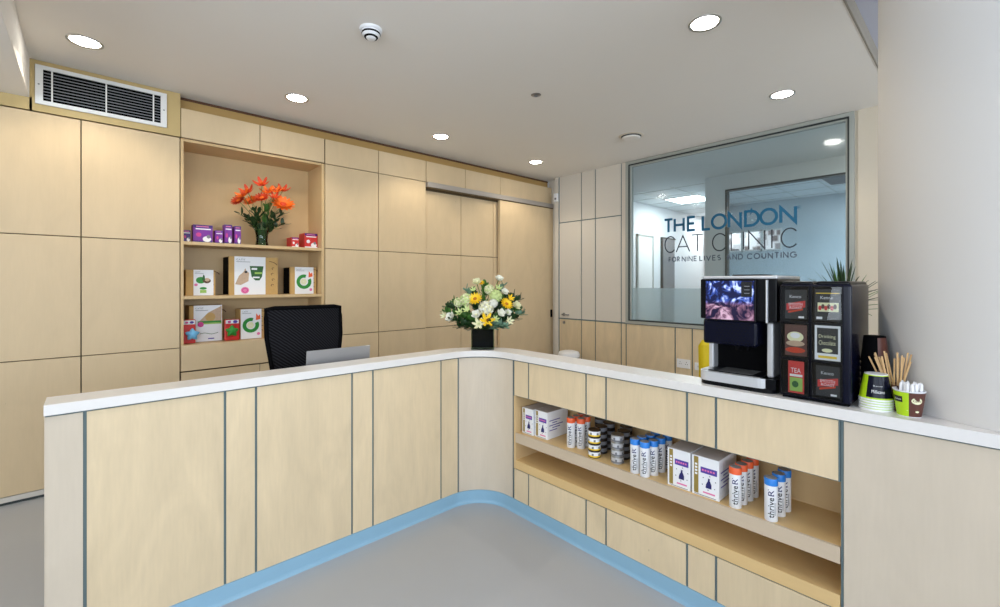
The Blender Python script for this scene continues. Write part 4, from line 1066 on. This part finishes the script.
for s_ in (-1, 1):
    m = MB(); m.tube([(1.168 + s_ * .25, 3.2, .66), (1.168 + s_ * .29, 3.2, .68), (1.168 + s_ * .29, 3.2, .84)], .014, 'black', 8); m.box((1.168 + s_ * .29 - .03, 3.10, .84), (1.168 + s_ * .29 + .03, 3.32, .865), 'black', .01); m.build('armrest', ch)
for k in range(5):
    a = k * 2 * PI / 5 + .3; ex, ey = 1.17 + .29 * math.cos(a), 3.16 + .29 * math.sin(a)
    m = MB(); m.tube([(1.17, 3.16, .13), (ex, ey, .085)], [.026, .018], 'black', 8); lg = m.build('leg', ch)
    m = MB(); m.lathe([(.001, -.012), (.026, -.012), (.028, 0), (.026, .012), (.001, .012)], (0, 0, 0), 'blackmatte', 16, T=Matrix.Translation((ex, ey, .0285)) @ Matrix.Rotation(PI / 2, 4, 'X') @ Matrix.Rotation(a, 4, 'Y')); m.tube([(ex, ey, .03), (ex, ey, .09)], .008, 'black', 6)
    m.build('caster', lg)
ls = thing('laptop_stand', 'low riser on the staff desk holding up the silver laptop', 'stand', (1.17, 2.88, .93))
m = MB(); m.box((1.0, 2.80, .93), (1.34, 2.84, .955), 'silver', .003); m.box((1.0, 3.0, .93), (1.34, 3.04, .955), 'silver', .003); m.box((.98, 2.79, .955), (1.36, 3.05, .965), 'silver', .003); m.build('platform', ls)
lt = thing('laptop', 'open silver laptop behind the counter in front of the office chair', 'laptop', (1.17, 2.88, .965))
m = MB(); m.box((.965, 2.80, .965), (1.378, 3.06, .981), 'silver', .005); m.build('keyboard_base', lt)
T = Matrix.Translation((1.1715, 2.815, .981)) @ Matrix.Rotation(math.radians(6), 4, 'X')
m = MB(); m.box((-.2065, -.006, 0), (.2065, .002, .203), 'lid', .0035, T=T); lid_ = m.build('lid', lt)
m = MB(); m.box((-.195, .002, .012), (.195, .0028, .195), 'dark glass', T=T); m.build('display', lid_)

# ================================================================== DRINKS MACHINE
MX = 2.205; Y1, Y0 = .960, .625
dm = thing('drinks_machine', 'black and silver hot drinks machine on the worktop', 'drinks machine', (2.4, .78, 1.108))
DP = .38
def rbox_plan(m, x0, x1, y0, y1, z0, z1, r, mt, n=6, front_only=True):
    """vertical prism with rounded front corners (front = low x)"""
    pts = []
    for k in range(n + 1):
        a = PI / 2 * k / n; pts.append((x0 + r - r * math.sin(a) if False else x0 + r - r * math.cos(PI / 2 - a), y0 + r - r * math.sin(PI / 2 - a)))
    for k in range(n + 1):
        a = PI / 2 * k / n; pts.append((x0 + r - r * math.cos(a), y1 - r + r * math.sin(a)))
    pts += [(x1, y1), (x1, y0)]
    nn = len(pts); vs = [(x, y, z0) for x, y in pts] + [(x, y, z1) for x, y in pts]
    fs = [(k, (k + 1) % nn, nn + (k + 1) % nn, nn + k) for k in range(nn)] + [list(range(nn))[::-1], [nn + k for k in range(nn)]]
    return m.add(vs, fs, mt)
m = MB(); rbox_plan(m, MX, MX + DP, Y0, Y1, 1.108, 1.130, .05, 'black'); m.build('foot', dm)
m = MB(); rbox_plan(m, MX - .006, MX + DP - .02, Y0 + .018, Y1 + .002, 1.128, 1.172, .05, 'silver'); rbox_plan(m, MX + .004, MX + DP - .02, Y0 - .002, Y0 + .06, 1.128, 1.172, .002, 'black'); dtr = m.build('drip_tray', dm)
m = MB(); m.box((MX + .02, Y0 + .06, 1.172), (MX + .16, Y1 - .04, 1.176), 'black', .001)
for k in range(7): m.box((MX + .03 + k * .018, Y0 + .10, 1.1762), (MX + .036 + k * .018, Y1 - .08, 1.178), 'steel')
m.build('drip_grate', dtr)
m = MB(); m.box((MX + .16, Y0 + .005, 1.172), (MX + DP, Y1 - .01, 1.44), 'navy', .004); m.box((MX + .155, Y0 + .07, 1.175), (MX + .161, Y1 - .035, 1.32), 'blackmatte'); m.build('body', dm)
m = MB(); m.box((MX + .045, Y0 + .018, 1.172), (MX + .16, Y0 + .046, 1.42), 'silver', .008); m.build('side_pillar', dm)
m = MB(); m.box((MX + .10, Y1 - .034, 1.172), (MX + .16, Y1 - .010, 1.33), 'silver', .006); m.build('side_pillar', dm)
m = MB(); m.box((MX + .012, Y0 + .075, 1.305), (MX + .20, Y1 - .018, 1.425), 'navy', .012)
for r_ in range(7):
    for q in range(9):
        yy = Y0 + .105 + q * .017 + (r_ % 2) * .008; zz = 1.318 + r_ * .0145
        m.disc('x', (MX + .012, yy, zz), 0, 0, .0042, .0036, 'blackmatte', .0006, n=6)
ohd = m.build('outlet_head', dm)
m = MB(); m.tube([(MX + .07, .80, 1.308), (MX + .07, .80, 1.28)], .012, 'blackmatte', 12); m.tube([(MX + .07, .76, 1.308), (MX + .07, .76, 1.28)], .012, 'blackmatte', 12); m.build('nozzle', ohd)
m = MB(); m.box((MX + .015, Y0 - .004, 1.425), (MX + DP, Y1 - .004, 1.618), 'black', .006)
uph = m.build('upper_housing', dm)
m = MB(); m.box((MX + .02, Y0 - .004, 1.616), (MX + DP, Y1 - .012, 1.632), 'silver', .006); tcv = m.build('top_cover', dm)
m = MB(); m.box((MX + .16, .72, 1.632), (MX + .30, .86, 1.640), 'blackmatte', .003); m.build('filler_lid', tcv)
m = MB(); m.box((MX - .004, Y0 + .075, 1.42), (MX + .018, Y1 - .035, 1.618), 'black', .003); m.box((MX + .0, Y0 + .030, 1.42), (MX + .018, Y0 + .037, 1.612), 'silver', .002); dfr = m.build('door_frame', uph)
o = (0, 0, 0); m = MB(); m.box((MX - .0065, Y0 + .082, 1.427), (MX - .004, Y1 - .040, 1.608), 'screen')
for k in range(3): m.box((MX - .0083, Y0 + .10, 1.55 + .016 * k), (MX - .0064, Y0 + .122, 1.553 + .016 * k), 'grey')
m.box((MX - .0080, Y0 + .09, 1.535), (MX - .0064, Y0 + .135, 1.604), 'dark glass')
m.build('picture_panel', uph)

# ================================================================== SACHET DISPENSER
DX = 2.20; A1, A0 = .607, .358; DZ0, DZ1 = 1.108, 1.606; DD = .385
sdp = thing('sachet_dispenser', 'navy-black drinks dispenser with six clear-fronted compartments', 'dispenser', (2.4, .49, 1.108))
m = MB(); m.box((DX, A0, DZ0 + .008), (DX + DD, A1, DZ1 - .012), 'navy', .010); m.box((DX + .01, A0 + .01, DZ0), (DX + DD - .01, A1 - .01, DZ0 + .01), 'blackmatte'); m.build('casing', sdp)
W3 = (A1 - A0 - .02) / 2
for k in range(2):
    ya = A0 + .006 + k * (W3 + .008); m = MB(); m.box((DX + .006, ya, DZ1 - .018), (DX + DD - .003, ya + W3, DZ1), 'black', .012); m.build('bin_lid', sdp)
m = MB()
for z in (1.33, 1.36): m.lathe([(.006, 0), (.006, .003)], (0, 0, 0), 'silver', 12, T=Matrix.Translation((DX + .30, A0, z)) @ Matrix.Rotation(PI / 2, 4, 'X'))
m.build('screws', sdp)
PK = [[('roast', 'blk', 'red'), ('panel', 'blk', 'brown')], [('cup', 'brown', 'skin'), ('poster', 'wh', 'blk')], [('green', 'red', 'lgreen'), ('roast', 'blk', 'red')]]
Hc = .145
for r_ in range(3):
    for c_ in range(2):
        yl = A1 - .010 - c_ * .111; w = .098; z0 = DZ1 - .024 - Hc - r_ * .154; kd, bg, fg = PK[r_][c_]
        o = (DX, yl, z0)
        cm = MB()
        cm.decal('x', o, 0, 0, w, Hc, 'blackmatte', .0015)
        if kd == 'roast':
            cm.decal('x', o, .012, .01, w - .006, Hc - .012, bg, .0025); cm.poly('x', o, [(.018, .045), (w - .012, .060), (w - .012, .088), (.018, .074)], 'red', .003)
            cm.poly('x', o, [(.024, .034), (w - .02, .048), (w - .02, .056), (.024, .042)], 'petr', .0035)
            cm.text('x', o, 'SMOOTH', .026, .066, .050, .012, 'wh', .004); cm.text('x', o, 'ROAST', .030, .052, .045, .011, 'wh', .004)
            cm.text('x', o, 'Kenco', .030, .098, .042, .013, 'silver', .004); cm.decal('x', o, .062, .014, .082, .022, 'wh', .004)
        elif kd == 'panel':
            cm.decal('x', o, .008, .008, w - .006, Hc - .008, bg, .0025); cm.decal('x', o, .018, .045, w - .010, .082, 'petc', .003)
            for q in range(6): cm.disc('x', o, .026 + q * .010, .060 + .006 * (q % 2), .006, .010, 'brown' if q % 2 else 'red', .0035, n=10)
            cm.text('x', o, 'Kenco', .028, .096, .042, .013, 'silver', .004); cm.decal('x', o, .012, .118, w - .008, .122, 'yellow', .003)
            cm.decal('x', o, .014, .014, .034, .024, 'silver', .004)
        elif kd == 'cup':
            cm.decal('x', o, .012, .008, w - .006, Hc - .006, 'brown', .0025); cm.disc('x', o, .050, .088, .030, .022, 'petc', .003, n=22); cm.disc('x', o, .050, .060, .034, .012, 'skin', .0032, n=22)
            cm.disc('x', o, .050, .032, .036, .012, 'petr', .0031, n=22); cm.disc('x', o, .050, .094, .018, .012, 'wh', .0036, n=16)
        elif kd == 'poster':
            cm.decal('x', o, .008, .002, w - .004, Hc - .002, 'wh', .0025); cm.decal('x', o, .016, .030, w - .012, Hc - .012, 'blk', .003)
            cm.text('x', o, 'Drinking', .022, .088, .056, .018, 'petc', .0035); cm.text('x', o, 'Chocolate', .022, .064, .056, .018, 'petc', .0035)
            cm.disc('x', o, .050, .042, .018, .008, 'petc', .0036, n=18); cm.decal('x', o, .020, .010, w - .016, .020, 'yellow', .003)
        else:
            cm.decal('x', o, .024, .004, w - .016, Hc - .006, 'red', .0025); cm.decal('x', o, .030, .012, w - .022, .070, 'lgreen', .003); cm.decal('x', o, .030, .074, w - .022, .084, 'wh', .003)
            cm.text('x', o, 'TEA', .034, .090, .036, .020, 'wh', .0035); cm.disc('x', o, .050, .042, .012, .014, 'dkgreen', .0035, n=14)
        m = MB(); x0, x1 = DX - .012, DX + .001; t_ = .004
        for ya_, yb_, za, zb in ((yl - w - t_, yl - w, z0 - t_, z0 + Hc + t_), (yl, yl + t_, z0 - t_, z0 + Hc + t_), (yl - w, yl, z0 - t_, z0), (yl - w, yl, z0 + Hc, z0 + Hc + t_)):
            m.box((x0, ya_, za), (x1, yb_, zb), 'black', .0008)
        cfr = m.build('compartment_frame', sdp); cm.build('sachet_picture', cfr)
        m = MB(); U = [(x0 + .0015, yl, z0), (x0 + .0015, yl - w, z0), (x0 + .0015, yl - w, z0 + Hc), (x0 + .0015, yl, z0 + Hc)]; m.add(U, [(0, 1, 2, 3)], 'clear'); m.build('clear_flap', cfr)

# ================================================================== CUPS, STIRRERS, SACHETS
def cup_half(m, c, z0, z1, r0, r1, mt, a0, a1, n=20, eps=0.):
    vs = []; fs = []
    for k in range(n + 1):
        a = a0 + (a1 - a0) * k / n
        vs += [(c[0] + (r0 + eps) * math.cos(a), c[1] + (r0 + eps) * math.sin(a), z0), (c[0] + (r1 + eps) * math.cos(a), c[1] + (r1 + eps) * math.sin(a), z1)]
    for k in range(n): fs.append((2 * k, 2 * k + 2, 2 * k + 3, 2 * k + 1))
    m.add(vs, fs, mt, True)
def wrap_text(m, c, s, ang, z, w, h, r, mt):
    vs, fs, _ = dense_text(s); m.add([(c[0] + r * math.cos(ang + (x - .5) * w / r), c[1] + r * math.sin(ang + (x - .5) * w / r), z + h * y) for x, y in vs], fs, mt)
# facing direction to the waiting side/camera from here is about -x
# inverted stack of lime/navy cups
c = (2.262, .292); VA = PI - .13
for k in range(5):
    z0 = 1.108 + k * .0095
    ob = MB(); top = .100
    r0, r1 = .0515, .036
    ob.lathe([(r0 + .002, 0), (r0 + .0035, .003), (r0 + .0015, .006), (r0, .007), (r1, top), (r1 - .003, top), (.001, top - .003)], (*c, z0), 'wh' if k < 4 else 'wh', 32)
    t = thing('paper_cup', ['lowest', 'second', 'third', 'fourth', 'topmost'][k] + ' upturned lime paper cup in the stack beside the dispenser', 'paper cup', (*c, z0), 'upturned lime paper cups')
    ob.build('cup_wall', t)
    m = MB(); zz0, zz1 = z0 + .007, z0 + .097
    rr = lambda z: r0 + (r1 - r0) * (z - z0 - .007) / (top - .007)
    cup_half(m, c, zz0, zz1, rr(zz0), rr(zz1), 'lime', 0, 2 * PI, 36, .0006)
    cup_half(m, c, zz0 + .006, zz1 - .003, rr(zz0 + .006), rr(zz1 - .003), 'ink' if False else 'navy', VA - .35, VA + 1.6, 24, .0012)
    if k == 4: wrap_text(m, c, 'Millicano', VA + .40, z0 + .030, .040, .013, .0500, 'wh'); wrap_text(m, c, 'Kenco', VA + .40, z0 + .055, .028, .006, .0460, 'silver')
    m.build('print', t)
# tall dark cups behind (upright, with stirrer bundle at their side)
c2 = (2.385, .312)
for k in range(8):
    z0 = 1.108 + k * .024
    t = thing('paper_cup', ['lowest', 'second', 'third', 'fourth', 'fifth', 'sixth', 'seventh', 'topmost'][k] + ' dark brown paper cup in the tall stack behind the lime cups', 'paper cup', (*c2, z0), 'dark brown paper cups')
    m = MB(); m.lathe([(.040, .0), (.0405, .006), (.036, .10), (.001, .10)] if False else [(.047, 0), (.048, .004), (.0455, .007), (.036, .105), (.034, .105), (.001, .102)], (*c2, z0), 'blackmatte', 30); m.build('cup_wall', t)
    m = MB(); cup_half(m, c2, z0 + .010, z0 + .10, .0455, .0365, 'brown', VA + .5, VA + 2.2, 16, .0006); m.build('print', t)
# cup with sugar sachets
c3 = (2.240, .194)
t = thing('paper_cup', 'lime and brown paper cup holding white sugar sachets', 'paper cup', (*c3, 1.108))
m = MB(); H3 = .092; r0, r1 = .034, .0455
m.lathe([(r0 - .001, .0), (r0, .001), (r1, H3), (r1 + .002, H3 + .001), (r1 + .002, H3 + .004), (r1 - .001, H3 + .004), (r1 - .002, H3), (r0 - .002, .006), (.001, .006)], (*c3, 1.108), 'wh', 36); m.build('cup_wall', t)
m = MB(); z0 = 1.110; z1 = 1.108 + H3 - .002
split = PI + .06
cup_half(m, c3, z0, z1, r0, r1, 'lime', split - 2.6, split, 30, .0006); cup_half(m, c3, z0, z1, r0, r1, 'brown', split, split + 2.6, 30, .0006)
rm = r0 + (r1 - r0) * .65
def oval(m, c, ang, z, w, h, r, mt, n=20):
    m.add([(c[0] + r * math.cos(ang + w / 2 / r * math.cos(2 * PI * k / n)), c[1] + r * math.sin(ang + w / 2 / r * math.cos(2 * PI * k / n)), z + h / 2 * math.sin(2 * PI * k / n)) for k in range(n)], [list(range(n))], mt)
oval(m, c3, split + .55, 1.108 + .062, .034, .024, r0 + (r1 - r0) * .72 + .0016, 'petc'); wrap_text(m, c3, 'Kenco', split + .55, 1.108 + .058, .026, .008, r0 + (r1 - r0) * .72 + .0022, 'brown')
oval(m, c3, split + .62, 1.108 + .022, .012, .007, r0 + (r1 - r0) * .3 + .0016, 'petc')
wrap_text(m, c3, 'Kenco', split - .72, 1.108 + .060, .022, .007, r0 + (r1 - r0) * .7 + .003, 'wh')
cup_half(m, c3, 1.108 + .052, 1.108 + .074, r0 + (r1 - r0) * .55, r0 + (r1 - r0) * .82, 'blk', split - 1.2, split - .42, 12, .0010)
m.build('print', t)
random.seed(3)
for k in range(19):
    a = k * 2.39996; r = .034 * math.sqrt((k + .5) / 19); x, y = c3[0] + r * math.cos(a), c3[1] + r * math.sin(a)
    T = Matrix.Translation((x, y, 1.125)) @ Matrix.Rotation(random.uniform(-.07, .07), 4, 'X') @ Matrix.Rotation(random.uniform(-.07, .07), 4, 'Y') @ Matrix.Rotation(a, 4, 'Z')
    m = MB(); m.tube([(0, 0, 0), (0, 0, .006), (0, 0, .098), (0, 0, .106)], [.0015, .0055, .0055, .0015], 'sachet', 8, T=T)
    o_ = m.build('sugar_stick'); tag(o_, 'white paper sugar stick standing in the lime and brown cup', 'sugar stick', 'white sugar sticks in the lime and brown cup')
# stirrer cup
c4 = (2.300, .236)
t = thing('paper_cup', 'dark brown paper cup of wooden stirrers behind the sugar cup', 'paper cup', (*c4, 1.108))
m = MB(); m.lathe([(.028, 0), (.036, .095), (.038, .098), (.036, .10), (.034, .096), (.026, .006), (.001, .006)], (*c4, 1.108), 'brown', 32); m.build('cup_wall', t)
for k in range(17):
    a = k * 2.39996; r = .012 * math.sqrt(k / 17); x, y = c4[0] + r * math.cos(a), c4[1] + r * math.sin(a)
    lx = random.uniform(-.15, .15); ly = random.uniform(-.42, .30) if k % 4 else random.uniform(.45, .75)
    # lean sideways along y (towards the dispenser) and a little in x
    T = Matrix.Translation((x, y, 1.118)) @ Matrix.Rotation(-ly * .62, 4, 'X') @ Matrix.Rotation(lx * .6, 4, 'Y') @ Matrix.Rotation(random.uniform(-.5, .5), 4, 'Z')
    Ls = random.uniform(.185, .215)
    m = MB(); m.box((-.0008, -.003, 0), (.0008, .003, Ls), 'stick', .0006, T=T)
    tag(m.build('wooden_stirrer'), 'thin flat wooden stirrer standing in the brown cup', 'stirrer', 'wooden stirrers in the brown cup')

# ================================================================== BEHIND THE RIGHT RUN
# spiky plant in a tall planter
PX, PY = 3.30, .575
pt = thing('potted_plant', 'spiky green plant whose leaf tips show above the sachet dispenser', 'plant', (PX, PY, 0))
m = MB(); m.lathe([(.13, 0), (.16, .5), (.17, .52), (.155, .52), (.15, .48), (.001, .48)], (PX, PY, 0), 'white', 32); m.build('pot', pt)
m = MB(); m.lathe([(.15, 0), (.001, .006)], (PX, PY, .478), 'brown', 24); m.build('soil', pt)
m = MB(); m.tube([(PX, PY, .48), (PX + .01, PY, .9), (PX, PY, 1.40)], [.03, .025, .03], 'carton', 12); m.build('trunk', pt)
m = MB(); random.seed(11)
for k in range(64):
    a = k * 2.39996; el = 1.45 - 1.15 * (k / 64); Ln = random.uniform(.22, .36)
    d = Vector((math.cos(a) * math.cos(el), math.sin(a) * math.cos(el), math.sin(el))); sd_ = d.cross(Vector((0, 0, 1))).normalized() * .011
    p0 = Vector((PX, PY, 1.41 + .03 * (k % 3)))
    vs = []; n = 7
    for i in range(n + 1):
        u = i / n; p = p0 + d * Ln * u - Vector((0, 0, .10 * u * u * math.cos(el))); wv = (1 - u) ** .6 * (.5 + .5 * min(1, u * 5))
        vs += [p - sd_ * wv, p + Vector((0, 0, -.003)), p + sd_ * wv]
    fs = []
    for i in range(n): fs += [(i * 3, i * 3 + 1, i * 3 + 4, i * 3 + 3), (i * 3 + 1, i * 3 + 2, i * 3 + 5, i * 3 + 4)]
    m.add(vs, fs, 'leaf' if k % 3 == 0 else 'leafdk', True)
m.build('leaves', pt)
# pedal bin
bn = thing('pedal_bin', 'white-lidded round waste bin by the white door', 'bin', (5.08, 4.07, 0))
m = MB(); m.lathe([(.125, 0), (.145, .02), (.150, .535)], (5.08, 4.07, 0), 'steel', 36); m.build('body', bn)
m = MB(); m.lathe([(.154, .535), (.156, .575), (.14, .605), (.08, .622), (.001, .626)], (5.08, 4.07, 0), 'wh', 36); m.build('lid', bn)
m = MB(); m.box((4.90, 4.0, .01), (4.96, 4.1, .03), 'blackmatte', .004); m.build('pedal', bn)
# yellow chair
yc = thing('visitor_chair', 'yellow plastic chair partly seen behind the drinks machine', 'chair', (4.75, 1.75, 0))
bx, by = 4.62, 1.86
m = MB(); vs = []; fs = []
for j in range(9):
    for i in range(9):
        u = i / 8 * 2 - 1; v = j / 8; z = .47 + .54 * v; wd = .22 - .03 * (1 - v) - (.04 if v > .95 else 0)
        y = by + u * wd - .05; x = bx + .05 * (1 - u * u) + .04 * v
        vs.append((x, y, z))
n0 = len(vs); vs += [(x + .012, y, z) for x, y, z in vs]
for j in range(8):
    for i in range(8): a = j * 9 + i; fs += [(a, a + 1, a + 10, a + 9), (n0 + a, n0 + a + 9, n0 + a + 10, n0 + a + 1)]
for i in range(8):
    fs += [(i + 1, i, n0 + i, n0 + i + 1), (72 + i, 73 + i, n0 + 73 + i, n0 + 72 + i), (i * 9, i * 9 + 9, n0 + i * 9 + 9, n0 + i * 9), (i * 9 + 17, i * 9 + 8, n0 + i * 9 + 8, n0 + i * 9 + 17)]
m.add(vs, fs, 'yplastic', True); m.build('backrest', yc)
m = MB(); m.box((bx - .02, by - .27, .43), (bx + .44, by + .17, .47), 'yplastic', .015); m.build('seat', yc)
for ax_, ay in ((0, -.2), (0, .1), (.4, -.2), (.4, .1)):
    m = MB(); m.tube([(bx + ax_ + .01, by + ay, .44), (bx + ax_ + (.03 if ax_ else -.02), by + ay, 0)], .012, 'steel', 8); m.build('leg', yc)
# sockets
sk = thing('double_socket', 'white double wall socket low on the birch panel under the window', 'wall socket', (XG, 2.40, .56))
m = MB(); m.box((XG - .010, 2.445, .545), (XG, 2.615, .655), 'wh', .003); m.build('plate', sk)
m = MB()
for yy in (2.49, 2.57):
    for dy, dz in ((0, .02), (-.012, -.004), (.012, -.004)): m.box((XG - .0108, yy + dy - .003, .60 + dz - .005), (XG - .0099, yy + dy + .003, .60 + dz + .005), 'blk')
m.build('socket_holes', sk)
m = MB(); m.box((XG - .010, 2.30, .545), (XG, 2.39, .635), 'wh', .003); m.box((XG - .012, 2.335, .58), (XG - .0099, 2.355, .60), 'silver', .001)
tag(m.build('wall_switch'), 'small square white switch plate next to the double socket', 'switch')

# ================================================================== LIGHT
def area(name, loc, rot, sx_, sy_, e, col):
    l = bpy.data.lights.new(name, 'AREA'); l.shape = 'RECTANGLE'; l.size = sx_; l.size_y = sy_; l.energy = e; l.color = col
    o = bpy.data.objects.new(name, l); COL.objects.link(o); o.location = loc; o.rotation_euler = rot; return o
# daylight through the street windows (lights stand in the openings)
area('daylight_front', (2.4, -4.02, 1.9), (math.radians(122), 0, 0), 4.4, 2.0, 270, (.80, .90, 1))
area('daylight_front', (-2.4, -4.02, 1.9), (math.radians(122), 0, 0), 3.6, 2.0, 220, (.80, .90, 1))
area('daylight_left', (-4.22, -.9, 1.9), (math.radians(122), 0, math.radians(-90)), 5.0, 2.0, 240, (.80, .90, 1))
# the lit rooms beyond the glass
area('corridor_lamp', (8.55, 3.9, 3.19), (0, 0, 0), .7, .6, 52, (.95, .98, 1))
area('corridor_lamp', (10.85, 4.05, 3.19), (0, 0, 0), .6, .5, 36, (.95, .98, 1))  # extra light under the added second panel
area('inner_room_fill', (8.6, .2, 3.19), (0, 0, 0), 1.2, 1.2, 230, (.95, .98, 1))  # added fill to brighten the inner room, no fitting there
area('front_room_fill', (6.2, -.6, 3.19), (0, 0, 0), .8, .8, 120, (.95, .98, 1))  # added fill brightening the space just behind the glass, no fitting there
w = bpy.data.worlds.new('World'); SC.world = w; w.use_nodes = True
nt = w.node_tree; bg = nt.nodes['Background']; sky = nt.nodes.new('ShaderNodeTexSky')
try: sky.sky_type = 'HOSEK_WILKIE'; sky.turbidity = 6; sky.ground_albedo = .5
except Exception: pass
mixn = nt.nodes.new('ShaderNodeMix'); mixn.data_type = 'RGBA'; mixn.inputs[0].default_value = .35
mixn.inputs[6].default_value = (.80, .90, 1, 1); nt.links.new(sky.outputs[0], mixn.inputs[7]); nt.links.new(mixn.outputs[2], bg.inputs[0])
bg.inputs[1].default_value = 1.0

# ================================================================== CAMERA
cam = bpy.data.cameras.new('camera'); co = bpy.data.objects.new('camera', cam); COL.objects.link(co)
co.location = (0, 0, 1.6); co.rotation_euler = (math.radians(90), 0, math.radians(-42.52))
cam.sensor_width = 36; cam.lens = 446 * 36 / 1000; cam.shift_y = -.0208; cam.clip_start = .02
SC.camera = co
for o in list(bpy.data.objects):
    if '_local' in o: del o['_local']
vs = SC.view_settings; vs.view_transform = 'Standard'; vs.look = 'None'; vs.gamma = 1; vs.use_curve_mapping = False; vs.exposure = -0.37
